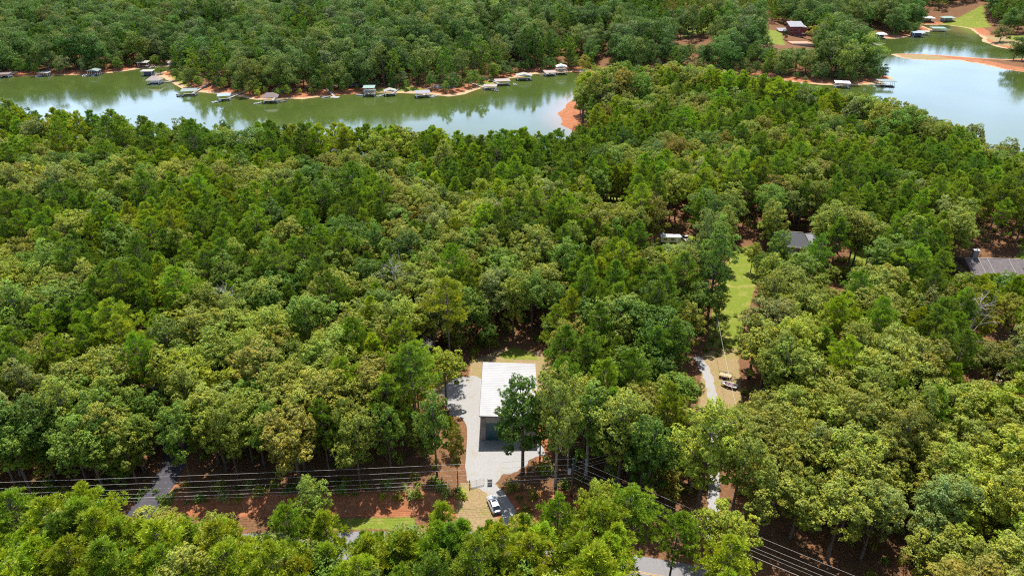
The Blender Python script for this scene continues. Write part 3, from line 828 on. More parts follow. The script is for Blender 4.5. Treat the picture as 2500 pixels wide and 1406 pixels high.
# lower trees along the wood edges, and the close foreground row
def scatter_in(px_poly, s, seed, lo, hi, prob=0.8, species=None):
    P = wp(px_poly); xs = [p[0] for p in P]; ys_ = [p[1] for p in P]
    x, y = jitter_points(min(xs), max(xs), min(ys_), max(ys_), s, seed)
    rng = np.random.default_rng(seed + 100)
    k = inside(x, y, P) & (rng.random(x.shape) < prob)
    x, y = x[k], y[k]; z = hgt(x, y); k = ~clear_mask(x, y, z); x, y, z = x[k], y[k], z[k]
    n0 = len(trees); add_trees(x, y, z, False, seed + 200)
    for t in trees[n0:]:
        pine_ = species == 'pine' or (species is None and rng.random() < 0.15)
        if pine_ != t['pine']:
            t['pine'] = pine_; t['q'] = (PN if pine_ else BN)[int(rng.integers(5))]; nm = random.choice(list((PINT if pine_ else OAKT).keys())); t['tname'] = nm
            t['tint'] = np.array((PINT if pine_ else OAKT)[nm]) * rng.uniform(.85, 1.15)
        if hi < 16 and not pine_: t['q'] = BN[[7, 6, 2][int(rng.integers(3))]]
        h = rng.uniform(lo, hi); t['s'] = h / t['q']['H']; t['sxy'] = t['s'] * (rng.uniform(1.1, 1.5) if hi < 16 else rng.uniform(.95, 1.25))
scatter_in([(-300, 1060), (780, 1085), (780, 1200), (-300, 1205)], 4.6, 61, 5, 11, 0.75)
scatter_in([(780, 1060), (1110, 1085), (1120, 1200), (780, 1205)], 5.0, 69, 4, 10, 0.4)
scatter_in([(-300, 1140), (770, 1150), (770, 1217), (-300, 1218)], 4.6, 67, 14, 21, 0.92, 'mixed')
scatter_in([(770, 1060), (1105, 1070), (1110, 1214), (770, 1216)], 6.0, 68, 15, 21, 0.5, 'mixed')
scatter_in([(1300, 1090), (1740, 1060), (1740, 1230), (1560, 1220), (1330, 1195)], 4.6, 62, 5, 12, 0.8)
scatter_in([(1080, 830), (1400, 820), (1420, 900), (1340, 860), (1230, 842), (1120, 880)], 4.2, 63, 5, 11, 0.85)
scatter_in([(1760, 1000), (2560, 1000), (2560, 1320), (2200, 1380), (1790, 1230)], 6.5, 64, 7, 13, 0.7)
scatter_in([(-500, 1395), (1180, 1385), (1180, 1620), (-500, 1660)], 4.9, 65, 19, 24.5, 0.92, 'pine')
scatter_in([(1180, 1392), (1640, 1425), (1700, 1640), (1180, 1640)], 5.0, 66, 18, 24, 0.88, 'pine')
n_near = len(trees)
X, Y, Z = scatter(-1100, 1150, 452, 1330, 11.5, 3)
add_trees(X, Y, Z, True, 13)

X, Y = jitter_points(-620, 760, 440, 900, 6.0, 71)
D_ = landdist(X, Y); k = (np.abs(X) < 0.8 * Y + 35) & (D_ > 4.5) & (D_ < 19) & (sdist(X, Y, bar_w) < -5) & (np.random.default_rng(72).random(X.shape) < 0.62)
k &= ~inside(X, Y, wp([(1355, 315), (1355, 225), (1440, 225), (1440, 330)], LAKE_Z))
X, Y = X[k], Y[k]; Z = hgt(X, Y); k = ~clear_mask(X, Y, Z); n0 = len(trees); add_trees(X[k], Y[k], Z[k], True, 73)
for t in trees[n0:]:
    q = BF[int(t['rot'] * 10) % len(BF)]; t['q'] = q; t['pine'] = False; t['s'] = random.uniform(4, 13) / q['H']; t['sxy'] = t['s'] * random.uniform(.9, 1.4)
# the canopy line along the near shore and the open views
kept = []
BX0 = None
for t in trees:
    if True:
        px, py, dep = proj(t['x'], t['y'], t['z'])
        tx, ty, td = top_px(t)
        shore = 240 < t['y'] < 452 and float(t['dl']) < 42
        if 150 < t['y'] < 452:
            lim = float(np.interp(float(tx), LX, LY)) + random.uniform(-3, 14)
            wpx = t['q']['R'] * t['sxy'] * FPX / float(td)
            if 1300 < tx < 1413 + wpx: lim = max(lim, 307 if tx < 1413 else lim)
            if ty < lim or (shore and ty < lim + 60 and not 1290 < tx < 1416):
                # lower or raise the tree until its top meets the line
                b = math.atan((703 - lim) / FPX); dd_ = PITCH - b
                htop = CAM_H - t['y'] * math.tan(dd_) - t['z']
                ns = htop / (t['q']['H'] * 0.97)
                if ns < 0.45 * t['s']: continue
                ns = min(ns, t['s'] * (1.5 if tx > 1416 else 1.3))
                t['sxy'] *= max(0.8, ns / t['s']); t['s'] = ns
        def blocking():
            tx, ty, td = top_px(t, 1.02); wpx = t['q']['R'] * t['sxy'] * FPX / float(td) * 1.05
            bb = float(proj(t['x'], t['y'], t['z'] + t['q']['zb'] * t['s'] * 0.8)[1])
            for v in views:
                if t['y'] < v[4] and tx + wpx > v[0] and tx - wpx < v[2] and ty < v[3] and bb > v[1]: return v
            return None
        v = blocking()
        if v is not None:
            b = math.atan((703 - (v[3] + 4)) / FPX); htop = CAM_H - t['y'] * math.tan(PITCH - b) - t['z']
            ns = htop / t['q']['H'] / 1.03
            if ns > 0.25:
                t['sxy'] *= max(0.5, min(1, ns / t['s'] * 1.1)); t['s'] = ns
            if ns <= 0.25 or blocking() is not None: continue
    kept.append(t)
trees = kept

# trees with a place of their own in the photograph: foot pixel, top pixel row, crown half width (m), kind, proto, tint, label
marks = [
    (1276, 1156, 903, 5.3, 'b', 7, 'deep green', 'leafy dark green tree standing right in front of the metal building'),
    (1356, 1186, 890, 5.8, 'b', 0, 'olive', 'tall pale-trunked forked tree at the right corner of the metal building'),
    (1430, 1165, 930, 5.2, 'b', 6, 'mid green', 'dense green tree behind the utility pole, next to the pale-trunked tree'),
    (1318, 1120, 1000, 3.0, 'b', 2, 'mid green', 'small leafy tree under the front right corner of the metal building'),
    (1020, 1180, 925, 3.6, 'p', 2, 'bright green', 'tall straight pine with a round green top at the left edge of the gravel lot'),
    (1068, 1172, 945, 3.2, 'b', 6, 'mid green', 'slender tree leaning over the left side of the gravel lot'),
    (1118, 1185, 1040, 1.9, 'b', 2, 'bronze', 'thin young tree with sparse yellowish leaves beside the gravel driveway'),
    (1090, 985, 850, 4.6, 'b', 5, 'yellow green', 'spreading open-crowned tree at the far left corner of the gravel lot'),
    (958, 1172, 985, 3.0, 'b', 4, 'mid green', 'dark-stemmed tree left of the tall pine beside the gravel lot'),
    (862, 1165, 960, 3.6, 'b', 0, 'olive', 'tree with a bare leaning trunk over the orange ground left of the lot'),
    (808, 1178, 970, 3.4, 'p', 0, 'deep green', 'dark pine among bare trunks behind the power lines'),
    (690, 1180, 975, 3.6, 'b', 1, 'mid green', 'broad green tree at the edge of the power line cut, left of centre'),
    (585, 1178, 970, 4.2, 'b', 0, 'olive', 'rounded olive tree at the edge of the power line cut above the red bank'),
    (470, 1182, 985, 4.2, 'b', 4, 'mid green', 'bushy green tree beside the dark side drive'),
    (1575, 1240, 1008, 4.4, 'b', 7, 'deep green', 'rounded deep green tree just right of the overhead lines'),
    (1700, 1262, 965, 5.6, 'b', 6, 'yellow green', 'tall bright green tree at the left of the gravel track'),
    (1782, 1270, 1035, 5.4, 'b', 0, 'olive', 'broad olive tree just right of the lower gravel track'),
    (1748, 1432, 1240, 5.0, 'b', 5, 'yellow green', 'open-crowned bright tree below the slanting power lines'),
    (1520, 1420, 1185, 5.2, 'p', 4, 'bright green', 'big bushy pine in the foreground right of the utility pole'),
    (1450, 1400, 1170, 4.0, 'b', 3, 'yellow green', 'light green leafy tree touching the utility pole from below'),
    (1355, 1440, 1200, 3.6, 'p', 0, 'bright green', 'foreground pine with a dark bare trunk just left of the utility pole'),
    (1278, 1450, 1246, 2.5, 'p', 1, 'bright green', 'narrow foreground pine right of the silver car'),
    (1092, 1450, 1215, 3.6, 'p', 3, 'yellow green', 'rounded foreground pine to the left of the silver car'),
    (1200, 1462, 1266, 2.8, 'p', 4, 'bright green', 'foreground pine below the rear of the silver car'),
    (738, 1440, 1222, 3.8, 'p', 2, 'bright green', 'upright foreground pine in front of the red bank'),
    (822, 1445, 1238, 3.8, 'p', 3, 'yellow green', 'second upright foreground pine, beside the strip of verge grass'),
    (285, 1420, 1180, 5.0, 'p', 4, 'yellow green', 'spreading yellowish pine beside the dark side drive'),
    (120, 1430, 1200, 5.0, 'p', 2, 'bright green', 'wide green pine at the lower left below the power lines'),
    (1725, 795, 520, 5.2, 'b', 6, 'mid green', 'tall dense tree at the left of the grass strip'),
    (1705, 760, 505, 4.8, 'b', 2, 'grey green', 'greyish round-topped tree left of the grass strip'),
    (1772, 770, 505, 4.2, 'b', 4, 'yellow green', 'tall yellowish tree overhanging the top of the grass strip'),
    (1755, 765, 690, 2.6, 'p', 3, 'deep green', 'small dark conical tree on the left side of the grass strip'),
    (1832, 665, 590, 2.4, 'b', 2, 'yellow green', 'small yellow-leaved tree at the head of the grass strip'),
    (1886, 690, 562, 4.0, 'b', 2, 'mid green', 'round green tree in front of the dark-roofed house'),
    (1160, 865, 775, 3.0, 'b', 2, 'mid green', 'low leafy tree behind the gravel lot at the wood edge'),
    (1195, 862, 790, 2.4, 'b', 0, 'deep green', 'second low tree behind the metal building at the wood edge'),
]
for fx, fy, ty, rad, k, pi, tn, lab in marks:
    x, y = at(fx, fy, 0)
    b = math.atan((703 - ty) / FPX)
    H = CAM_H - y * math.tan(PITCH - b)
    q = (PN if k == 'p' else BN)[pi]
    tint = np.array((PINT if k == 'p' else OAKT)[tn])
    trees = [t for t in trees if math.hypot(t['x'] - x, t['y'] - y) > (4.0 if t['y'] < 260 else 3)]
    trees.append(dict(x=x, y=y, z=-0.1, pine=k == 'p', far=False, pi=pi, q=q, s=H / q['H'], sxy=rad / q['R'], rot=random.uniform(0, 6.28), tint=tint, tname=tn, label=lab, keep=True,
                      pale='pale-trunked' in lab))
# trees set by eye beyond the lake
for fx, fy, h, r, col, lab, zz in [(1428, 176, 17, 5.5, (0.28, 0.28, 0.03), 'yellow-green tree on the far bank at the head of the cove', -8),
                                (2440, 104, 16, 10, (0.13, 0.16, 0.035), 'large round tree standing alone on the bare bank at the top right', -9),
                                (1985, 100, 14, 8, (0.33, 0.31, 0.03), 'bright yellow-green tree beside the brick lake house', -7),
                                (1913, 112, 10, 3.2, (0.03, 0.06, 0.03), 'dark narrow evergreen in front of the brick lake house', -8),
                                (460, 190, 9, 5, (0.17, 0.21, 0.03), 'small bright tree on the grass point across the cove', -9)]:
    x, y = at(fx, fy, zz)
    q = BF[int(abs(x)) % len(BF)]
    trees = [t for t in trees if math.hypot(t['x'] - x, t['y'] - y) > r]
    trees.append(dict(x=x, y=y, z=float(hgt(np.array([x]), np.array([y]))[0]) - 0.1, pine=False, far=True, pi=0, q=q, s=h / q['H'], sxy=r / q['R'], rot=1.0, tint=np.array(col), tname='', label=lab, keep=True))

# how much of each crown the photograph shows: paint crowns front to back on a coarse grid
GW, GH = 834, 469
cover = np.zeros((GH, GW), bool)
trees.sort(key=lambda t: t['y'])
for t in trees:
    H = t['q']['H'] * t['s']; zb = t['q']['zb'] * t['s']; zc = t['z'] + (H + zb) / 2
    px, py, dep = proj(t['x'], t['y'], zc)
    sc = FPX / dep / 3
    rx = max(0.6, t['q']['R'] * t['sxy'] * sc * 0.9); ry = max(0.6, math.hypot((H - zb) / 2 * math.cos(PITCH), t['q']['R'] * t['sxy'] * math.sin(PITCH)) * sc)
    cx, cy_ = float(px) / 3, float(py) / 3
    a0, a1 = max(0, int(cx - rx)), min(GW, int(cx + rx) + 1); b0, b1 = max(0, int(cy_ - ry)), min(GH, int(cy_ + ry) + 1)
    t['vis'] = 0
    t['cpx'] = (float(px), float(py))
    if a1 <= a0 or b1 <= b0: continue
    gxx, gyy = np.meshgrid(np.arange(a0, a1), np.arange(b0, b1))
    e = ((gxx - cx) / rx) ** 2 + ((gyy - cy_) / ry) ** 2 < 1
    sub = cover[b0:b1, a0:a1]
    t['vis'] = int((e & ~sub).sum())
    sub |= e

LMK = [(1240, 950, 'the metal building'), (1115, 985, 'the gravel lot'), (1395, 1160, 'the utility pole'), (1205, 1228, 'the silver car'), (375, 1225, 'the dark side drive'),
       (1774, 930, 'the parked trailer'), (1800, 690, 'the grass strip'), (1635, 572, 'the beige camper'), (1925, 595, 'the dark slate roof'), (2430, 640, 'the grey-roofed house'),
       (2440, 915, 'the right-edge clearing'), (1390, 275, 'the bare clay point'), (920, 1280, 'the verge grass'), (1745, 1080, 'the gravel track'), (1505, 475, 'the small sunlit gap'),
       (660, 243, 'the brown-roofed dock'), (362, 178, 'the cream-roofed dock'), (1192, 214, 'the tan-roofed dock'), (2160, 208, 'the open-frame dock'), (600, 1160, 'the power line cut'), (2100, 640, 'the small lawn'), (1900, 1330, 'the slanting power lines')]
def where(px, py):
    d, lx, ly, nm = min(((px - a) ** 2 + ((py - b) * 1.2) ** 2, a, b, n) for a, b, n in LMK)
    d = math.sqrt(d); dx, dy = px - lx, py - ly
    v = 'above' if dy < -0.4 * abs(dx) else 'below' if dy > 0.4 * abs(dx) else ''
    h = 'left of' if dx < -0.4 * abs(dy) else 'right of' if dx > 0.4 * abs(dy) else ''
    dirn = (v + (' and ' if v and h else '') + h).strip()
    far_ = 'just' if d < 90 else 'a short way' if d < 190 else 'some way' if d < 320 else 'far'
    return f"{far_} {dirn} {nm}", nm

def put_tree(t):
    kind = 'pine_tree' if t['pine'] else 'broadleaf_tree'
    root = empty(kind, (t['x'], t['y'], t['z']), t['rot'])
    root.scale = (t['sxy'], t['sxy'], t['s'])
    cr = bpy.data.objects.new('crown', t['q']['crown']); COL.objects.link(cr); cr.parent = root
    cr['tint'] = [float(v) for v in t['tint']]
    tk = bpy.data.objects.new('trunk', t['q']['trunk']); COL.objects.link(tk); tk.parent = root
    if t.get('pale'):
        m2 = tk.data.copy(); m2.materials.clear(); m2.materials.append(M['pale_bark']); tk.data = m2
    if t['label']:
        tag(root, t['label'], 'tree')
    else:
        w, nm = where(*t['cpx'])
        hh = t['s'] * t['q']['H']; size = 'very tall' if hh > 22 else 'tall' if hh > 18.5 else 'medium' if hh > 13 else 'small'
        rr = t['q']['R'] * t['sxy']; wide = ('broad ' if rr > 7 else 'slim ' if rr < 5 else '') if not t['pine'] else ('broad ' if rr > 4.2 else 'slim ' if rr < 3.4 else '')
        sp = 'pine' if t['pine'] else 'broadleaf tree'
        if len(f"{size} {wide}{t['tname']} {sp} {w}".split()) > 16: wide = ''
        if len(f"{size} {t['tname']} {sp} {w}".split()) > 16: w = w.replace('a short way', 'near').replace('some way', 'off')
        tag(root, f"{size} {wide}{t['tname']} {sp} {w}", 'tree', f"{sp}s around {nm}")
    return root

for t in trees:
    if t['keep']: put_tree(t)
rest = [t for t in trees if not t['keep']]
for pn in (False, True):
    c = sorted([t for t in rest if t['pine'] == pn and t['vis'] > 10 and not t['far']], key=lambda t: -t['vis'])[:290]
    for t in c: put_tree(t); t['done'] = True
rest = [t for t in rest if not t.get('done')]

dead = bpy.data.meshes.new('bare_tree'); _t = twiggy(); dead.from_pydata(_t.v, [], _t.f); dead.materials.append(M['pale_bark']); dead.update()
for k, (fx, fy, sc_, lab) in enumerate(((968, 800, 1.25, 'bare grey dead tree standing in the dark woods left of the metal building'), (1206, 640, 1.3, 'leafless dead tree poking out of the canopy above the metal building'),
                                  (580, 855, 1.15, 'pinkish bare tree in a dark gap of the left woods'), (1046, 968, .95, 'bare branched tree by the small clearing left of the gravel lot'),
                                  (2330, 905, 1.3, 'bare silvery tree in the woods below the grey-roofed house'), (1385, 1150, .8, 'bare pale tree with broken limbs right of the metal building'), (2060, 330, 1.3, 'bare tree in the canopy below the open-frame dock'))):
    x, y = at(fx, fy, 0); r_ = empty('dead_tree', (x, y, float(hgt(np.array([x]), np.array([y]))[0])), k * 1.3, lab, 'dead tree'); r_.scale = (sc_, sc_, sc_)
    o = bpy.data.objects.new('branches', dead); COL.objects.link(o); o.parent = r_

# the remaining trees, past three hundred of each kind: one object per mass
def woods(name, members, protos, label, cat='trees'):
    if not members: return
    coll = bpy.data.collections.new(name + '_shapes')
    order = {}
    for i, q in enumerate(protos):
        o = bpy.data.objects.new('%s_shape_%02d' % (name, i), q['whole']); coll.objects.link(o); order[id(q)] = i
    me = bpy.data.meshes.new(name)
    me.vertices.add(len(members)); me.vertices.foreach_set('co', np.array([(t['x'], t['y'], t['z']) for t in members], np.float32).ravel())
    def attr(nm, ty, arr, key):
        a = me.attributes.new(nm, ty, 'POINT'); a.data.foreach_set(key, np.asarray(arr).ravel())
    attr('tint', 'FLOAT_VECTOR', np.array([t['tint'] for t in members], np.float32), 'vector')
    attr('size', 'FLOAT_VECTOR', np.array([(t['sxy'], t['sxy'], t['s']) for t in members], np.float32), 'vector')
    attr('turn', 'FLOAT_VECTOR', np.array([(0, 0, t['rot']) for t in members], np.float32), 'vector')
    attr('shape', 'INT', np.array([order[id(t['q'])] for t in members], np.int32), 'value')
    o = bpy.data.objects.new(name, me); COL.objects.link(o)
    ng = bpy.data.node_groups.new(name + '_nodes', 'GeometryNodeTree')
    ng.interface.new_socket('Geometry', in_out='INPUT', socket_type='NodeSocketGeometry')
    ng.interface.new_socket('Geometry', in_out='OUTPUT', socket_type='NodeSocketGeometry')
    gi = ng.nodes.new('NodeGroupInput'); go = ng.nodes.new('NodeGroupOutput')
    ci = ng.nodes.new('GeometryNodeCollectionInfo'); ci.inputs['Collection'].default_value = coll
    ci.inputs['Separate Children'].default_value = True; ci.inputs['Reset Children'].default_value = True
    ip = ng.nodes.new('GeometryNodeInstanceOnPoints'); ip.inputs['Pick Instance'].default_value = True
    def na(nm, ty):
        n = ng.nodes.new('GeometryNodeInputNamedAttribute'); n.data_type = ty; n.inputs['Name'].default_value = nm; return n.outputs['Attribute']
    ng.links.new(gi.outputs[0], ip.inputs['Points']); ng.links.new(ci.outputs[0], ip.inputs['Instance'])
    ng.links.new(na('shape', 'INT'), ip.inputs['Instance Index'])
    ng.links.new(na('turn', 'FLOAT_VECTOR'), ip.inputs['Rotation']); ng.links.new(na('size', 'FLOAT_VECTOR'), ip.inputs['Scale'])
    ng.links.new(ip.outputs[0], go.inputs[0])
    md = o.modifiers.new('woods', 'NODES'); md.node_group = ng
    tag(o, label, cat, None, 'stuff')
    return o
woods('broadleaf_woods', [t for t in rest if not t['far'] and not t['pine']], BN, 'dense broadleaf canopy filling the near side of the lake', 'woods')
woods('pine_woods', [t for t in rest if not t['far'] and t['pine']], PN, 'pine canopy mixed through the woods on the near side of the lake', 'woods')
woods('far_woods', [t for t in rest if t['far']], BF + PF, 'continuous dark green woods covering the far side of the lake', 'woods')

# undergrowth and brush
def bush(seed, h=1.3, r=1.0, n=420, ls=0.22):
    rng = np.random.default_rng(seed)
    d = rdir(rng, n, -0.1); c = d * [r, r, h] * rng.uniform(0.45, 1.05, (n, 1)) * (0.8 + 0.35 * np.sin(3 * np.arctan2(d[:, 1:2], d[:, 0:1]) + seed)) + [0, 0, h * 0.15]
    V, T = leaf_quads(c, d * .5 + [0, 0, .7] + rng.normal(size=(n, 3)) * .5, rng.uniform(.6, 1.4, n) * ls, rng)
    return crown_mesh('bush', V, T, np.repeat(np.clip(rng.uniform(0.1, 0.9, n), 0, 1), 4), M['leaf'])
BUSH = [dict(whole=bush(s, h, r)) for s, h, r in ((1, 1.2, 1.0), (2, 1.8, 1.1), (3, 0.8, 0.9))]
bx_, by_ = jitter_points(-130, 190, 60, 235, 2.6, 44)
bz_ = hgt(bx_, by_)
bpx, bpy_, _ = proj(bx_, by_, bz_)
inclear = clear_mask(bx_, by_, bz_)
rb = np.random.default_rng(45)
wild = inside(bx_, by_, wp([(1722, 870), (1735, 770), (1812, 765), (1808, 870)]))
edge = inside(bx_, by_, wp([(-400, 1185), (1130, 1185), (1130, 1225), (-400, 1235)])) | inside(bx_, by_, wp([(1230, 1190), (1520, 1170), (1520, 1290), (1250, 1300)]))
backedge = inside(bx_, by_, wp([(1110, 835), (1330, 815), (1345, 840), (1300, 842), (1230, 838), (1140, 880)]))
pr = np.where(inclear, 0.0, 0.30); pr = np.where(wild, 0.9, pr); pr = np.where(edge, 0.65, pr); pr = np.where(backedge, 0.8, pr)
m_ = rb.random(bx_.shape) < pr
bs = []
for x, y, z, w in zip(bx_[m_], by_[m_], bz_[m_], wild[m_]):
    s = rb.uniform(0.5, 1.3) * (0.7 if w else 1)
    c = np.array((0.2, 0.26, 0.03)) if w else np.array(random.choice(list(OAKT.values())))
    bs.append(dict(x=x, y=y, z=z - 0.05, tint=c * rb.uniform(.8, 1.2), sxy=s * 1.2, s=s, rot=rb.uniform(0, 6.28), q=BUSH[int(rb.integers(3))]))
woods('undergrowth', bs, BUSH, 'low green brush and saplings growing under the trees and along the cut', 'undergrowth')

# ---------------------------------------------------------------- the metal building
def metal_building():
    x0, y0 = at(1171, 1075); x0 = -6.5; W = 11.7; yf = at(1200, 1074.5)[1]; D = 18.6; HL, HR = 6.75, 6.3
    root = empty('metal_building', (x0 + W / 2, yf + D / 2, 0), 0, 'metal garage building with a white ribbed roof on the gravel lot', 'building')
    hx, hy = W / 2, D / 2
    # roof: ribbed sheet falling gently to the right; ribs run across
    n = 62; vs, fs = [], []
    for i in range(n + 1):
        yy = -hy - 0.45 + (D + 0.9) * i / n; up = 0.08 if i % 2 else 0.0
        vs += [(-hx - 0.15, yy, HL + up), (hx + 0.15, yy, HR + up)]
    for i in range(n): fs.append((2 * i, 2 * i + 1, 2 * i + 3, 2 * i + 2))
    r = MB(); r.add(vs, fs)
    r.slab([(-hx - 0.15, -hy - 0.45, HL - 0.01), (hx + 0.15, -hy - 0.45, HR - 0.01), (hx + 0.15, hy + 0.45, HR - 0.01), (-hx - 0.15, hy + 0.45, HL - 0.01)], 0.12)
    roof = r.build('roof', M['white_metal'], root)
    MB().box((0, -hy - 0.48, (HL + HR) / 2 - 0.13), (0.02, 0.02, 0.02)).build('roof_fastener', M['trim'], roof)
    f = MB(); f.slab([(-hx - 0.17, -hy - 0.52, HL + 0.03), (hx + 0.17, -hy - 0.52, HR + 0.03), (hx + 0.17, -hy - 0.46, HR + 0.03), (-hx - 0.17, -hy - 0.46, HL + 0.03)], 0.24)
    f.slab([(-hx - 0.22, -hy - 0.5, HL + 0.03), (-hx - 0.16, -hy - 0.5, HL + 0.03), (-hx - 0.16, hy + 0.5, HL + 0.03), (-hx - 0.22, hy + 0.5, HL + 0.03)], 0.24)
    f.build('fascia', M['trim'], roof)
    # corrugated walls with gaps for the door and window
    def cwall(xa, xb, z0, za, zb, y, depth=0.06):
        n = max(2, int(abs(xb - xa) / 0.15)); vs, fs = [], []
        for i in range(n + 1):
            t = i / n; xx = xa + (xb - xa) * t; o = depth if (i // 1) % 2 else 0
            vs += [(xx, y - o, z0), (xx, y - o, za + (zb - za) * t)]
        for i in range(n): fs.append((2 * i, 2 * i + 2, 2 * i + 3, 2 * i + 1))
        return vs, fs
    zt = lambda x: HL + (HR - HL) * (x + hx) / W - 0.14
    w = MB()
    for xa, xb, z0, top in ((-hx, -hx + 1.05, 0, None), (-hx + 1.05, -hx + 6.4, 4.6, None), (-hx + 6.4, hx, 0, None)):
        w.add(*cwall(xa, xb, z0, zt(xa), zt(xb), -hy))
    w.box((0, hy, 3.0), (W, 0.1, 6.0)); w.box((-hx + 0.05, 0, 3.2), (0.1, D - 0.2, 6.4)); w.box((hx - 0.05, 0, 3.05), (0.1, D - 0.2, 6.1))
    w.build('wall', M['grey_metal'], root)
    MB().box((-hx + 0.56, -hy - 0.09, 2.9), (0.9, 0.04, 5.8)).build('wall_panel', M['taupe'], root)
    d = MB()
    for k in range(9): d.box((-hx + 3.72, -hy + 0.02 + 0.0, 0.26 + 0.51 * k), (5.3, 0.06, 0.48))
    d.build('overhead_door', M['teal'], root)
    MB().box((-hx + 0.7, -hy - 0.125, 4.0), (0.62, 0.03, 1.0)).build('window', M['glass'], root)
    dr = MB().box((-hx + 8.0, -hy - 0.1, 1.05), (0.95, 0.04, 2.1)).build('door', M['white'], root)
    MB().box((-hx + 8.35, -hy - 0.14, 1.05), (0.05, 0.05, 0.12)).build('door_handle', M['trim'], dr)
metal_building()

# ---------------------------------------------------------------- car
def silver_car():
    root = empty('parked_car', (-3.35, 94.3, 0.0), R(18.5), 'silver hatchback with a dark sunroof parked beside the gravel drive', 'car')
    # body lofted along its length (y forward)
    sec = [(-2.22, .60, .45, .80, .70), (-2.1, .82, .30, .92, .76), (-1.5, .90, .24, .97, .82), (-.6, .91, .2, .96, .84), (.6, .91, .2, .95, .83), (1.35, .89, .24, .88, .76), (1.95, .80, .28, .76, .62), (2.2, .58, .4, .62, .46)]
    vs, fs = [], []
    for y, hw, zl, zh, ht in sec:
        for x, z in ((-hw * .9, zl), (-hw, zl + .15), (-hw, (zl + zh) / 2 + .1), (-ht, zh), (-ht * .4, zh + .035), (ht * .4, zh + .035), (ht, zh), (hw, (zl + zh) / 2 + .1), (hw, zl + .15), (hw * .9, zl)):
            vs.append((x, y, z))
    n = 10
    for i in range(len(sec) - 1):
        for k in range(n): fs.append((i * n + k, i * n + (k + 1) % n, (i + 1) * n + (k + 1) % n, (i + 1) * n + k))
    fs += [tuple(range(n)), tuple(range((len(sec) - 1) * n + n - 1, (len(sec) - 1) * n - 1, -1))]
    b = MB(); b.add(vs, fs); body = b.build('body', M['carpaint'], root, True)
    def ring(y, hw, z): return [(-hw, y, z), (hw, y, z)]
    # greenhouse: glass block, roof panel above it
    g = MB(); A = [(-.76, -1.95, .95), (.76, -1.95, .95), (.76, 1.12, .93), (-.76, 1.12, .93)]; Bq = [(-.56, -1.25, 1.4), (.56, -1.25, 1.4), (.58, .32, 1.42), (-.58, .32, 1.42)]
    g.add(A + Bq, [(0, 1, 5, 4), (1, 2, 6, 5), (2, 3, 7, 6), (3, 0, 4, 7), (4, 5, 6, 7)]); g.build('window_glass', M['glass'], root)
    r = MB(); r.slab([(-.6, -1.35, 1.43), (.6, -1.35, 1.43), (.62, -.4, 1.475), (.61, .38, 1.45), (-.61, .38, 1.45), (-.62, -.4, 1.475)], .05); r.build('roof_panel', M['carpaint'], root)
    for s in (-1, 1):
        p = MB(); p.tube([(s * .6, .36, 1.43), (s * .78, 1.15, .95)], .045, 5); p.tube([(s * .6, -1.3, 1.41), (s * .78, -1.98, .97)], .06, 5); p.tube([(s * .6, -.45, 1.44), (s * .77, -.45, .96)], .035, 4)
        p.build('pillar', M['carpaint'], root)
        m = MB().box((s * .98, .78, 1.0), (.2, .12, .14)).build('mirror', M['carpaint'], root, bevel=.02)
        MB().box((s * .62, 2.02, .62), (.34, .2, .12), s * -.35).build('headlight', M['lamp'], root)
        MB().box((s * .66, -2.14, .78), (.3, .12, .14), s * .25).build('tail_light', M['redlamp'], root)
        for y in (1.38, -1.38):
            t = MB(); t.tube([(s * .78, y, .32), (s * .93, y, .32)], .32, 14); tt = t.build('wheel', M['tyre'], root)
            MB().tube([(s * .92, y, .32), (s * .945, y, .32)], .2, 10).build('rim', M['rim'], tt)
    MB().slab([(-.4, -.2, 1.483), (.4, -.2, 1.483), (.4, .22, 1.478), (-.4, .22, 1.478)], .01).build('sunroof', M['glass'], root)
silver_car()

# ---------------------------------------------------------------- utility poles and overhead lines
def pole(name, x, y, h, label, tr=False, tilt=0.0):
    root = empty(name, (x, y, 0), 0, label, 'utility pole')
    MB().tube([(0, 0, 0), (tilt, 0, h)], [.2, .13], 9).build('post', M['pole'], root, True)
    for k, z in enumerate((h - .15, h - 1.5, h - 2.6)):
        MB().tube([(-.22, -.05, z), (.22, -.05, z)], .05, 6).build('insulator', M['tin'], root)
    if tr:
        MB().tube([(-.62, -.12, h - 3.75), (-.62, -.12, h - 2.75)], .34, 12).build('transformer', M['tin'], root)
        MB().box((-.28, -.1, h - 3.2), (.3, .1, .12)).build('bracket', M['trim'], root)
        MB().tube([(.75, 0, 0), (.75, 0, 3.2)], .05, 6).build('guy_marker', M['offwhite'], root)
    return root
PX, PY = 11.2, 96.7
pole('utility_pole', PX, PY, 9.7, 'wooden utility pole with a grey transformer above the red clay clearing', True)
pole('utility_pole', 45, 109, 9.3, 'wooden pole hidden among trees beside the gravel track')
sx, sy = at(1740, 842)
pole('utility_pole', sx, sy, 8.6, 'thin weathered pole beside the grass strip')
pole('utility_pole', -118, 89.5, 9.7, 'wooden pole carrying the lines at the left')
pole('utility_pole', 66, 62.6, 9.7, 'wooden pole carrying the lines at the lower right')
def wire(a, b, sag, rad, label, group):
    pts = []
    for i in range(25):
        t = i / 24; pts.append((a[0] + (b[0] - a[0]) * t, a[1] + (b[1] - a[1]) * t, a[2] + (b[2] - a[2]) * t - sag * 4 * t * (1 - t)))
    o = MB().tube(pts, rad, 4).build('power_line', M['wire'], None)
    tag(o, label, 'power line', group)
ords = ['topmost', 'second from the top', 'third from the top', 'fourth from the top', 'thick fifth', 'lowest thin']
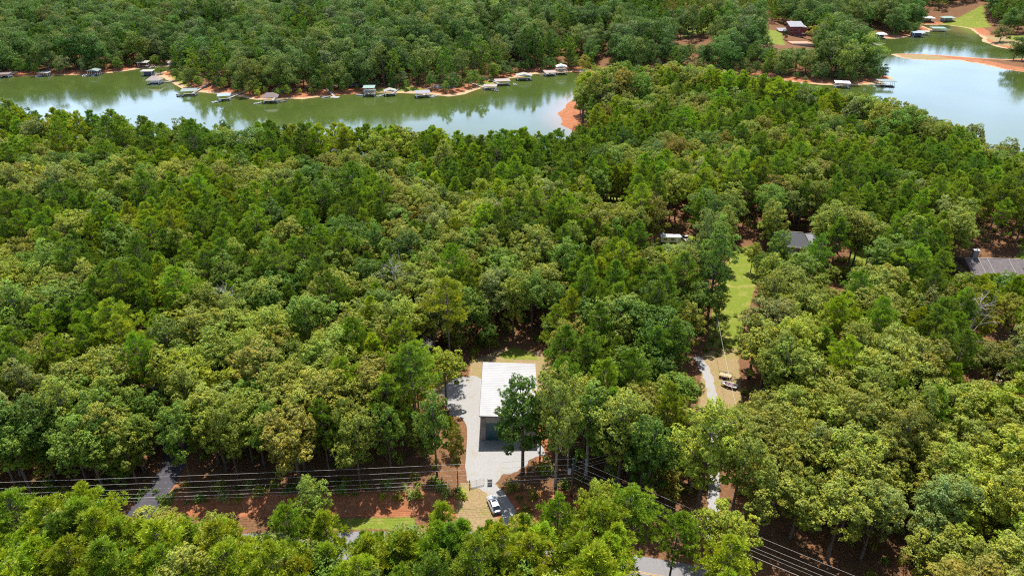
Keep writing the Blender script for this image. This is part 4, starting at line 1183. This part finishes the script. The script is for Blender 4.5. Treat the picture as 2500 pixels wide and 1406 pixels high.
for k, (z, r_, s_) in enumerate(((9.4, .02, .5), (8.0, .02, .5), (6.75, .02, .6), (5.75, .017, .7), (4.9, .036, .8), (4.25, .011, .9))):
    wire((PX, PY, z), (-118, 89.5, z), s_, r_, f'{ords[k]} overhead line running left from the utility pole', 'lines running left from the utility pole')
for k, (z, r_, s_) in enumerate(((9.4, .02, .4), (8.0, .02, .45), (6.9, .02, .5), (6.1, .017, .5), (5.0, .034, .6))):
    wire((PX, PY, z), (66, 62.6, z - .2), s_, r_, f'{ords[k]} overhead line slanting down right from the utility pole', 'lines slanting down right from the utility pole')
for k, (z, z2) in enumerate(((8.3, 9.0), (7.3, 8.3), (6.6, 7.7))):
    wire((PX, PY, z), (45, 109, z2), .3, .022, f'{ords[k]} overhead line running up right towards the gravel track', 'lines running towards the gravel track')
wire((45, 109, 8.8), (sx, sy, 8.4),   .5, .02, 'single overhead line along the gravel track to the strip pole', 'line along the cut strip')

# ---------------------------------------------------------------- gate
def gate():
    a = at(1147, 1190); b = at(1179, 1182)
    ang = math.atan2(b[1] - a[1], b[0] - a[0]); L = math.hypot(b[0] - a[0], b[1] - a[1]) * 1.1
    root = empty('pipe_gate', (a[0], a[1], 0), ang, 'rusty tube gate standing open at the mouth of the gravel lot', 'gate')
    MB().tube([(0, 0, 0), (0, 0, 1.9)], .09, 7).build('gate_post', M['rust'], root)
    for k in range(6): MB().tube([(.1, 0, .3 + .24 * k), (L, 0, .3 + .24 * k)], .025, 5).build('rail', M['gate'], root)
    for x in (.1, L / 2, L): MB().tube([(x, 0, .28), (x, 0, 1.52)], .035, 5).build('stile', M['gate'], root)
gate()
c0 = at(1196, 1183)
rt = empty('gate_panel', (c0[0], c0[1], 0), 0, 'grey sheet panel at the gate beside the tree shadow', 'panel')
MB().box((0, 0, .75), (.9, .05, 1.3)).build('sheet', M['greywood'], rt); 
for s in (-.42, .42): MB().tube([(s, .06, 0), (s, .06, 1.5)], .04, 5).build('post', M['rust'], rt)

# ---------------------------------------------------------------- trailer and boat on the strip
def trailer():
    x, y = at(1770, 921)
    root = empty('utility_trailer', (x, y, 0), R(-20), 'tan-decked utility trailer with low side rails on the dry strip', 'trailer')
    for k in range(6): MB().box((-1.15 + .46 * k, 0, .72), (.43, 1.5, .05)).build('plank', M['tan'], root)
    fr = MB()
    for s in (-1, 1):
        fr.tube([(-1.45, s * .82, .66), (1.5, s * .82, .66)], .05, 5); fr.tube([(-1.45, s * .82, 1.02), (1.5, s * .82, 1.02)], .035, 5)
        for xx in (-1.4, -.4, .6, 1.45): fr.tube([(xx, s * .82, .62), (xx, s * .82, 1.04)], .03, 4)
    fr.tube([(-1.45, -.82, .66), (-1.45, .82, .66)], .05, 5); fr.tube([(1.5, -.82, .66), (1.5, .82, .66)], .05, 5); fr.tube([(1.5, -.3, .6), (2.5, 0, .5)], .045, 5); fr.tube([(1.5, .3, .6), (2.5, 0, .5)], .045, 5)
    fr.build('frame', M['rust'], root)
    for s in (-1, 1):
        MB().tube([(-.1, s * .93, .33), (-.1, s * 1.1, .33)], .33, 12).build('wheel', M['tyre'], root)
        MB().box((-.1, s * 1.0, .72), (.85, .26, .05)).build('fender', M['trim'], root)
trailer()
def boat(root_loc, rz, L, label, group=None, hull='white', cover=None, z0=0.0):
    root = empty('small_boat', root_loc, rz, label, 'boat', group)
    w = L * .2
    ys = [-.5, -.3, 0, .25, .42, .5]; ws = [1, 1.05, 1.05, .82, .4, .04]; vs, fs = [], []
    for yy, k in zip(ys, ws):
        lift = .12 * L * .2 * max(0, yy) * 4
        for x, z in ((0, .02 + lift), (-w * k * .7, .12 + lift), (-w * k, .55 + lift), (-w * k * .86, .56 + lift), (-w * k * .78, .3 + lift * .6), (w * k * .78, .3 + lift * .6), (w * k * .86, .56 + lift), (w * k, .55 + lift), (w * k * .7, .12 + lift)):
            vs.append((x, yy * L, z + z0))
    n = 9
    for i in range(len(ys) - 1):
        for k in range(n): fs.append((i * n + k, i * n + (k + 1) % n, (i + 1) * n + (k + 1) % n, (i + 1) * n + k))
    fs += [tuple(range(n)), tuple(range((len(ys) - 1) * n + n - 1, (len(ys) - 1) * n - 1, -1))]
    b = MB(); b.add(vs, fs); b.build('hull', M[hull], root)
    MB().box((0, -.08 * L, .33 + z0), (w * 1.5, L * .72, .05)).build('floor', M['trim'], root)
    for yy in (-.2, .08): MB().box((0, yy * L, .45 + z0), (w * 1.3, .5, .3)).build('seat', M['maroon'] if not cover else M[cover], root)
    MB().box((0, .2 * L, .68 + z0), (w * 1.3, .06, .34)).build('windscreen', M['glass'], root)
    MB().box((0, -.53 * L, .5 + z0), (.35, .35, .6)).build('outboard_motor', M['trim'], root)
    return root
x, y = at(1778, 944)
boat((x, y, 0), R(62), 3.7, 'white open boat with maroon seats parked below the tan trailer', None, 'white', None, .28)
tb = MB()
for s in (-1, 1): tb.tube([(x + s * .45, y - 1.2, .3), (x + s * .45, y + 1.0, .3)], .06, 5)
tb.box((x, y, .14), (1.2, .3, .28)); tb.box((x, y - .8, .14), (1.2, .3, .28)); o = tb.build('boat_cradle', M['rust']); tag(o, 'rusty low cradle holding the open boat on the dry strip', 'cradle')

# ---------------------------------------------------------------- camper, pickup and houses on the right
def camper():
    x, y = at(1635, 594); L = 6.6
    root = empty('camper_trailer', (x, y, 0), R(-3), 'beige camper with a white roof in the clearing above the woods', 'camper')
    MB().box((0, 0, 1.75), (L, 2.4, 2.0)).build('body', M['cream'], root, bevel=.08)
    r = MB(); 
    vs, fs = [], []
    for i in range(9):
        t = i / 8; yy = -1.3 + 2.6 * t; zz = 2.78 + .28 * math.sin(math.pi * t); vs += [(-L / 2 - .1, yy, zz), (L / 2 + .1, yy, zz)]
    for i in range(8): fs.append((2 * i, 2 * i + 1, 2 * i + 3, 2 * i + 2))
    r.add(vs, fs); r.slab([(-L / 2 - .1, -1.3, 2.79), (L / 2 + .1, -1.3, 2.79), (L / 2 + .1, 1.3, 2.79), (-L / 2 - .1, 1.3, 2.79)], .06); rf = r.build('roof', M['white'], root, True)
    for xx in (-1.1, .95): MB().box((xx, 0, 3.08), (.12, 2.3, .05)).build('roof_seam', M['trim'], rf)
    MB().tube([(-2.4, -1.0, 2.95), (-2.4, 1.0, 2.95)], .55, 12).build('roof_dome', M['white'], root, True)
    for xx in (-1.8, .6): MB().box((xx, -1.215, 1.95), (1.0, .04, .6)).build('window', M['glass'], root)
    MB().box((2.2, -1.215, 1.6), (.7, .04, 1.7)).build('door', M['white'], root)
    for xx in (1.3, 2.1): MB().tube([(xx, -1.15, .38), (xx, -.9, .38)], .38, 12).build('wheel', M['tyre'], root)
camper()
def pickup():
    x, y = at(1674, 588)
    root = empty('pickup_truck', (x, y, 0), R(8), 'small white pickup half hidden beside the camper', 'pickup')
    MB().box((0, 0, .7), (1.8, 4.6, .6)).build('body', M['white'], root, bevel=.1)
    MB().box((0, .5, 1.3), (1.6, 1.6, .6), taper=.8).build('cab', M['glass'], root)
    MB().box((0, .5, 1.64), (1.3, 1.2, .08)).build('roof_panel', M['white'], root, bevel=.03)
    MB().box((0, -1.4, 1.04), (1.4, 1.5, .12)).build('load', M['tan'], root)
    for s in (-1, 1):
        for yy in (-1.4, 1.4): MB().tube([(s * .75, yy, .36), (s * .93, yy, .36)], .36, 12).build('wheel', M['tyre'], root)
pickup()

def gable_house(name, cx, cy, L, W, h, rh, rz, wall, roof, label, chimney=None, seams=(), hip=0.0, gnd=0.0, windows=True, cat='house'):
    root = empty(name, (cx, cy, gnd), rz, label, cat)
    MB().box((0, 0, h / 2 - .3), (L, W, h + .6)).build('wall', M[wall], root)
    o = .5; a, b = L / 2 + o, W / 2 + o
    r = MB(); r.add([(-a, -b, h), (a, -b, h), (a, b, h), (-a, b, h), (-a + hip, 0, h + rh), (a - hip, 0, h + rh)], [(0, 1, 5, 4), (1, 2, 5), (2, 3, 4, 5), (3, 0, 4), (3, 2, 1, 0)])
    r.slab([(-a, -b, h), (a, -b, h), (a, b, h), (-a, b, h)], .02)
    rf = r.build('roof', M[roof], root)
    MB().box((0, -b - .03, h - .06), (2 * a, .08, .24)).build('gutter', M['white'], rf)
    MB().box((0, 0, h + rh + .02), (2 * a - 2 * hip, .25, .08)).build('ridge_cap', M['offwhite'], rf)
    for xx in seams:
        q = MB(); q.slab([(xx - .09, -b, h + .06), (xx + .09, -b, h + .06), (xx + .09, 0, h + rh + .06), (xx - .09, 0, h + rh + .06)], .06); q.build('roof_flashing', M['offwhite'], rf)
    if chimney:
        c = MB().box((chimney[0], chimney[1], h + rh * .6 + chimney[2] / 2), (1.5, 1.2, chimney[2])).build('chimney', M['greyroof'], rf)
        MB().box((chimney[0], chimney[1], h + rh * .6 + chimney[2] + .08), (1.75, 1.4, .16)).build('chimney_cap', M['white'], rf)
        MB().tube([(chimney[0] + .2, chimney[1], h + rh * .6 + chimney[2]), (chimney[0] + .2, chimney[1], h + rh * .6 + chimney[2] + .7)], .12, 8).build('flue', M['tin'], rf)
    if windows:
        k = int(L // 4)
        for i in range(k):
            xx = -L / 2 + L * (i + .5) / k
            wn = MB().box((xx, -W / 2 - .03, h * .55), (1.1, .06, 1.3)).build('window', M['glass'], root)
            MB().box((xx, -W / 2 - .07, h * .55 - .7), (1.25, .1, .08)).build('sill', M['white'], wn)
    return root
x, y = at(2442, 690)
gable_house('ranch_house', x, y + 5, 17.5, 11, 3.0, 2.6, R(-3), 'cream', 'shingle', 'long low house with a brown-grey roof and grey chimney at the right edge', (-6.2, .6, 3.4), (-5.2, -2.6, 3.6))
x, y = at(1935, 622)
gable_house('dark_roofed_house', x, y + 4, 11, 9, 3.2, 3.2, R(-14), 'greyroof', 'slate', 'house with a dark slate roof mostly hidden by trees beside the grass strip', None, (), 2.5)
x, y = at(1976, 612)
gable_house('grey_outbuilding', x, y + 3, 8, 7, 2.8, 2.0, R(10), 'white', 'greyroof', 'small grey-roofed outbuilding just right of the dark slate roof', None, ())

# brick lake house across the water
def brick_house():
    gz_ = -8.0
    x, y = at(1941, 100, gz_); gz_ = float(hgt(np.array([x]), np.array([y]))[0])
    root = empty('brick_lake_house', (x, y + 6, gz_), R(0), 'tall dark red brick house with a grey roof beyond the lake', 'house')
    MB().box((0, 0, 4.2), (13.5, 11, 9.6)).build('wall', M['brick'], root)
    MB().slab([(-7.2, -6, 9.0), (7.2, -6, 9.0), (7.2, 6.2, 12.6), (-7.2, 6.2, 12.6)], .3).build('roof', M['greyroof'], root)
    MB().slab([(5.6, -6.6, 8.6), (9.4, -6.6, 8.6), (9.4, 3, 9.4), (5.6, 3, 9.4)], .3).build('porch_roof', M['offwhite'], root)
    MB().box((8.4, -1.5, 4.0), (3.4, 8, 8.6)).build('porch', M['brick'], root)
    MB().box((6.6, -5.9, 2.9), (3.4, 1.0, .8)).build('balcony', M['white'], root)
    for i in range(3):
        for zz in (2.2, 5.4, 7.6):
            wn = MB().box((-4.8 + 3.6 * i, -5.53, zz), (1.2, .08, 1.3)).build('window', M['glass'], root)
            MB().box((-4.8 + 3.6 * i, -5.58, zz - .72), (1.4, .12, .12)).build('sill', M['white'], wn)
    MB().box((-11, 2, 2.2), (9, 8, 5.0)).build('wing', M['brick'], root)
    MB().slab([(-16, -2.6, 4.6), (-6.76, -2.6, 4.6), (-6.76, 6.4, 6.4), (-16, 6.4, 6.4)], .25).build('wing_roof', M['greyroof'], root)
    MB().box((-1, -6.3, .2), (18, 1.4, .5)).build('terrace_step', M['offwhite'], root)
    x, y = at(1950, 113, gz_ - 1)
    g = float(hgt(np.array([x]), np.array([y]))[0])
    t = empty('lake_terrace', (x, y, g), 0, 'terracotta paved terrace below the brick lake house', 'terrace')
    MB().box((0, 0, .9), (18, 13, 2.6)).build('paving', M['terra'], t)
    MB().box((0, -6.6, .4), (18.4, .3, 3.2)).build('retaining_wall', M['greywood'], t)
    p = MB(); p.tube([(13, -2, -.3), (13, -2, 2.0)], 5, 20); p.build('round_paving', M['terra'], t)
brick_house()
x, y = at(1920, 172, -9)
gg = float(hgt(np.array([x]), np.array([y]))[0])
gable_house('red_lake_cabin', at(1805, 150, -7)[0], at(1805, 150, -7)[1], 16, 10, 6, 3, 0, 'brick', 'brownroof', 'reddish house almost hidden behind trees across the cove', gnd=float(hgt(*[np.array([v]) for v in at(1805, 150, -7)])[0]))

# stone shore walls (riprap) on the far bank
def riprap(px0, py0, px1, py1, n, label):
    a = Vector(at(px0, py0, -8.4)); b = Vector(at(px1, py1, -8.4)); mb = MB(); rr = random.Random(px0)
    for i in range(n):
        t = rr.random(); p = a.lerp(b, t) + Vector((rr.uniform(-.5, .5), rr.uniform(-3, 3)))
        z = float(hgt(np.array([p.x]), np.array([p.y]))[0]); s = rr.uniform(.5, 1.3)
        mb.box((p.x, p.y, z + s * .2), (s, s * rr.uniform(.6, 1), s * .7), rr.uniform(0, 3), .7)
    o = mb.build('riprap_rocks', M['rock']); tag(o, label, 'rocks', None, 'stuff')
riprap(665, 223, 712, 223, 160, 'grey stone riprap above the brown-roofed dock')
riprap(810, 213, 925, 205, 330, 'long band of grey riprap above the small docks')
riprap(1060, 213, 1110, 214, 160, 'grey riprap beside the bare clay point')

# ---------------------------------------------------------------- docks
def dock(px, py, W, D, rz, roof, rmat, label, h=3.0, walk=None, boats=(), deck='greywood', two=False, walls=None, pitch=.9, name='boat_dock', base_z=None):
    W *= .8; D *= .8
    x, y = at(px, py, LAKE_Z)
    gz_ = float(hgt(np.array([x]), np.array([y]))[0])
    z = max(LAKE_Z, gz_) if base_z is None else base_z
    root = empty(name, (x, y, z), rz, label, 'dock')
    dk = MB(); dk.box((-W * .44, 0, .38), (W * .12, D, .14)); dk.box((W * .44, 0, .38), (W * .12, D, .14)); dk.box((0, D * .42, .38), (W * .76, D * .16, .14))
    if roof == 'none': dk.box((0, -D * .08, .38), (W * .76, D * .84, .14))
    dk.build('deck', M[deck], root)
    fl = MB(); fl.box((-W * .44, 0, .1), (W * .1, D * .96, .42)); fl.box((W * .44, 0, .1), (W * .1, D * .96, .42)); fl.box((0, D * .42, .1), (W * .7, D * .12, .42)); fl.build('float', M['float'], root)
    if roof != 'none':
        hs = h
        for sx_ in (-1, 1):
            for sy_ in (-1, 0, 1):
                MB().box((sx_ * W * .44, sy_ * D * .44, .45 + hs / 2), (.16, .16, hs)).build('post', M['white' if roof != 'frame' else 'trim'], root)
        a, b = W / 2 + .4, D / 2 + .4; z0 = .45 + hs
        r = MB()
        if two:
            MB().box((0, 0, z0 + .1), (2 * a, 2 * b, .22)).build('upper_deck', M['offwhite'], root)
            for sx_ in (-1, 1):
                for sy_ in (-1, 1): MB().box((sx_ * W * .42, sy_ * D * .42, z0 + 1.5), (.14, .14, 2.6)).build('post', M['white'], root)
            for sy_ in (-1, 1): MB().box((0, sy_ * b * .95, z0 + 1.1), (2 * a, .06, .1)).build('railing', M['white'], root)
            z0 += 2.8
        if roof == 'flat': r.slab([(-a, -b, z0), (a, -b, z0), (a, b, z0 + pitch * .5), (-a, b, z0 + pitch * .5)], .14)
        elif roof == 'gable':
            r.add([(-a, -b, z0), (a, -b, z0), (a, b, z0), (-a, b, z0), (0, -b, z0 + pitch * 1.4), (0, b, z0 + pitch * 1.4)], [(0, 4, 5, 3), (1, 2, 5, 4), (0, 1, 4), (2, 3, 5), (3, 2, 1, 0)])
        elif roof == 'hip':
            k = min(a, b) * .75
            r.add([(-a, -b, z0), (a, -b, z0), (a, b, z0), (-a, b, z0), (-a + k, 0, z0 + pitch * 1.9), (a - k, 0, z0 + pitch * 1.9)], [(0, 1, 5, 4), (1, 2, 5), (2, 3, 4, 5), (3, 0, 4), (3, 2, 1, 0)])
        elif roof == 'frame':
            for yy in (-b, b): r.box((0, yy, z0), (2 * a, .14, .14))
            for xx in (-a, 0, a): r.box((xx, 0, z0), (.14, 2 * b, .14))
            r.slab([(-a, -b, z0 + .12), (a, -b, z0 + .12), (a, b, z0 + .12), (-a, b, z0 + .12)], .05)
        r.build('roof', M[rmat], root)
        if walls: MB().box((0, D * .3, .45 + h * .45), (W * .84, D * .35, h * .8)).build('locker_wall', M[walls], root)
    if walk:
        ex, ey = at(walk[0], walk[1], LAKE_Z + 1.2)
        ez = float(hgt(np.array([ex]), np.array([ey]))[0])
        loc = Matrix.Rotation(-rz, 3, 'Z') @ Vector((ex - x, ey - y, ez + .25 - z))
        wlen = math.hypot(loc.x, loc.y); wa = math.atan2(loc.y, loc.x)
        st = Vector((math.cos(wa) * D * .45, math.sin(wa) * D * .45, .47))
        n = Vector((-math.sin(wa), math.cos(wa), 0)) * .75
        w = MB(); w.slab([st - n, st + n, loc + n, loc - n], .12) ; w.build('walkway', M['greywood'], root)
        rl = MB()
        for s in (-1, 1): rl.tube([st + n * s + Vector((0, 0, .9)), loc + n * s + Vector((0, 0, .9))], .05, 4)
        for k in range(8):
            q = st.lerp(loc, k / 7)
            for s in (-1, 1): rl.tube([q + n * s, q + n * s + Vector((0, 0, .92))], .04, 4)
        rl.build('railing', M['offwhite'], root)
    for (ox, oy, br, bl, lab, hm) in boats:
        p = Matrix.Rotation(rz, 3, 'Z') @ Vector((ox, oy, 0))
        boat((x + p.x, y + p.y, z + .05), rz + br, bl, lab, None, hm, 'offwhite')
    return root

g = 0
dock(15, 189, 9, 8, R(8), 'flat', 'brownroof', 'low dark dock at the far left end of the cove', walk=(42, 176), h=2.2)
dock(112, 186, 8, 7, R(5), 'flat', 'offwhite', 'small pale-roofed dock with a ramp, second from the left', walk=(124, 172), h=2.2, boats=((-5.2, -1, R(10), 5.5, 'white boat tied left of the small pale-roofed dock', 'white'),))
dock(232, 184, 10, 9, R(6), 'gable', 'greenroof', 'green-grey roofed dock with a white boat under the left bank', h=3.2, walk=(230, 168), boats=((-6.5, -2, R(5), 6, 'white boat moored left of the green-grey roofed dock', 'white'), (0, -1.5, 0, 6, 'white boat inside the green-grey roofed dock', 'white')))
dock(353, 165, 10, 9, R(4), 'flat', 'offwhite', 'white-roofed dock pulled up on the sand of the inlet', h=3.4, boats=((7, 0, R(5), 6.5, 'white boat on the right of the inlet dock', 'white'),))
dock(426, 163, 10, 8, R(14), 'flat', 'greyroof', 'grey-roofed dock tucked under trees at the head of the inlet', h=3)
dock(363, 185, 10.5, 7, R(3), 'flat', 'offwhite', 'long cream-roofed dock with dark sides off the sand spit', h=3.2, walls='navy', walk=(400, 176))
dock(380, 205, 11.5, 10, R(0), 'hip', 'tanroof', 'hip-roofed dock with a purple-grey roof off the sand point', h=2.6, walls='white', pitch=1.4, walk=(425, 196))
dock(464, 233, 12, 9, R(12), 'flat', 'greenroof', 'flat green-grey roofed dock with a long ramp by the grassy point', h=3, walk=(508, 208), boats=((-7.5, -1, R(30), 5.5, 'dark open boat left of the green-grey flat roofed dock', 'navy'),))
dock(549, 245, 9.5, 8, R(16), 'flat', 'blueroof', 'pale blue roofed dock at the end of a long grey ramp', h=3, walk=(594, 225), boats=((-4.5, -4.5, R(-50), 7, 'white boat in front of the pale blue roofed dock', 'white'),))
dock(662, 250, 12, 9.5, R(10), 'hip', 'brownroof', 'large brown hip-roofed dock below the riprap', h=3.4, pitch=1.3, walk=(683, 228), boats=((-8, -3, R(-60), 5.5, 'white boat at the left of the large brown hip-roofed dock', 'white'), (8, -.5, R(-60), 5, 'grey boat at the right of the large brown hip-roofed dock', 'greyroof')))
dock(818, 239, 7.5, 5.5, R(-6), 'none', 'greywood', 'bare square floating dock without a roof at the foot of a long ramp', walk=(798, 218), boats=((-6.5, -1, R(-50), 5, 'white boat beside the bare floating dock', 'white'),))
dock(903, 234, 9, 8, R(3), 'flat', 'mintroof', 'two-storey dock with a mint green roof', h=2.6, two=True, walk=(890, 219), boats=((-7, 1, R(70), 5.5, 'white boat tied left of the two-storey mint-roofed dock', 'white'),))
dock(953, 233, 9.5, 8, R(14), 'gable', 'offwhite', 'white-roofed dock with a steep brown ramp to the grass', h=2.8, walk=(973, 217), boats=((-6.5, -1, R(-50), 6, 'white boat left of the white-roofed dock', 'white'),))
dock(1032, 237, 12, 9, R(14), 'flat', 'greyroof', 'wide grey flat-roofed dock with a crowded slip at the clay point', h=2.8, walk=(1048, 216), boats=((8, -1, R(-40), 6.5, 'long white boat right of the wide grey dock', 'white'),))
dock(1197, 219, 11, 6.5, R(-6), 'flat', 'tanroof', 'narrow tan-roofed dock at the end of the longest ramp', h=2.2, walk=(1137, 202), boats=((4, -4.6, R(80), 5.5, 'pale boat in front of the narrow tan-roofed dock', 'offwhite'),))
dock(1226, 208, 13, 9, R(10), 'flat', 'tanroof', 'big brown and white roofed dock halfway along the right shore', h=3, walk=(1185, 192), pitch=.5, boats=((9, -1, R(0), 5, 'white boat right of the brown and white dock', 'white'),))
dock(1279, 195, 14, 10, R(4), 'gable', 'offwhite', 'broad cream gable-roofed dock without a ramp', h=3, boats=((2, -2, 0, 6.5, 'dark boat under the broad cream roof', 'navy'),))
dock(1342, 185, 10.5, 9, R(10), 'flat', 'tanroof', 'small tan dock with a slanting ramp near the head of the cove', h=2.4, walk=(1322, 171), boats=((-7.5, -.5, R(80), 5, 'tan skiff beside the small dock near the cove head', 'tan'),))
dock(1370, 181, 9.5, 8, R(4), 'gable', 'white', 'two-storey white dock near the head of the cove', h=2.6, two=True, boats=((-7, 0, R(60), 5, 'round white boat beside the two-storey white dock', 'white'),))
dock(1428, 184, 9, 8, R(16), 'flat', 'greyroof', 'grey dock half hidden behind the wooded point', h=3)
x, y = at(1406, 177, LAKE_Z + .5); boat((x, y, LAKE_Z + .3), R(75), 6, 'red canoe-like boat on the clay at the head of the cove', None, 'red', 'red')
dock(2054, 214, 12, 8, R(-14), 'flat', 'white', 'white-roofed dock behind the canopy near the wooded point', h=3.2)
dock(2160, 211, 14, 9, R(-6), 'frame', 'greenroof', 'dark open-frame dock off the tip of the wooded point', h=3.6, boats=((1, -1, R(80), 9, 'dark pontoon boat under the open-frame dock', 'navy'),))
dock(2146, 183, 8, 7, R(0), 'frame', 'greyroof', 'small dark dock behind the wooded point', h=3)
dock(2046, 101, 14, 11, R(5), 'flat', 'tanroof', 'reddish dock beside the far beach', h=3.4, deck='tan')
dock(2104, 98, 13, 10, R(-12), 'flat', 'greyroof', 'grey-roofed dock off the far beach', h=2.6)
dock(2149, 95, 11, 10, R(3), 'hip', 'white', 'white hip-roofed dock at the middle of the far beach', h=4, walls='navy')
dock(2238, 91, 14, 11, R(-3), 'flat', 'blueroof', 'long blue-grey roofed dock with dark sides on the right lake', h=4, walls='navy')
dock(2250, 86, 14, 9, R(-5), 'flat', 'offwhite', 'white-roofed dock just behind the blue-grey roofed one', h=3)
dock(2289, 77, 17, 11, R(-4), 'flat', 'mintroof', 'pale green roofed dock off the grassy cove head', h=3)
dock(2261, 57, 17, 13, R(0), 'hip', 'white', 'white hip-roofed dock on the far grassy bank', h=4, walls='brownroof')
dock(2311, 57, 17, 13, R(-4), 'hip', 'mintroof', 'white-green hip-roofed dock furthest back on the grass', h=3.6, walls='offwhite')

# pale far drive and small white things seen between the far trees
x, y = at(1386, 20, 3)
sheet('far_road', strip([at(1388, -25, 3), at(1387, 10, 3), at(1390, 40, 3)], 5), M['gravel'], float(hgt(np.array([x]), np.array([y]))[0]) + 2.0, .5, 4)
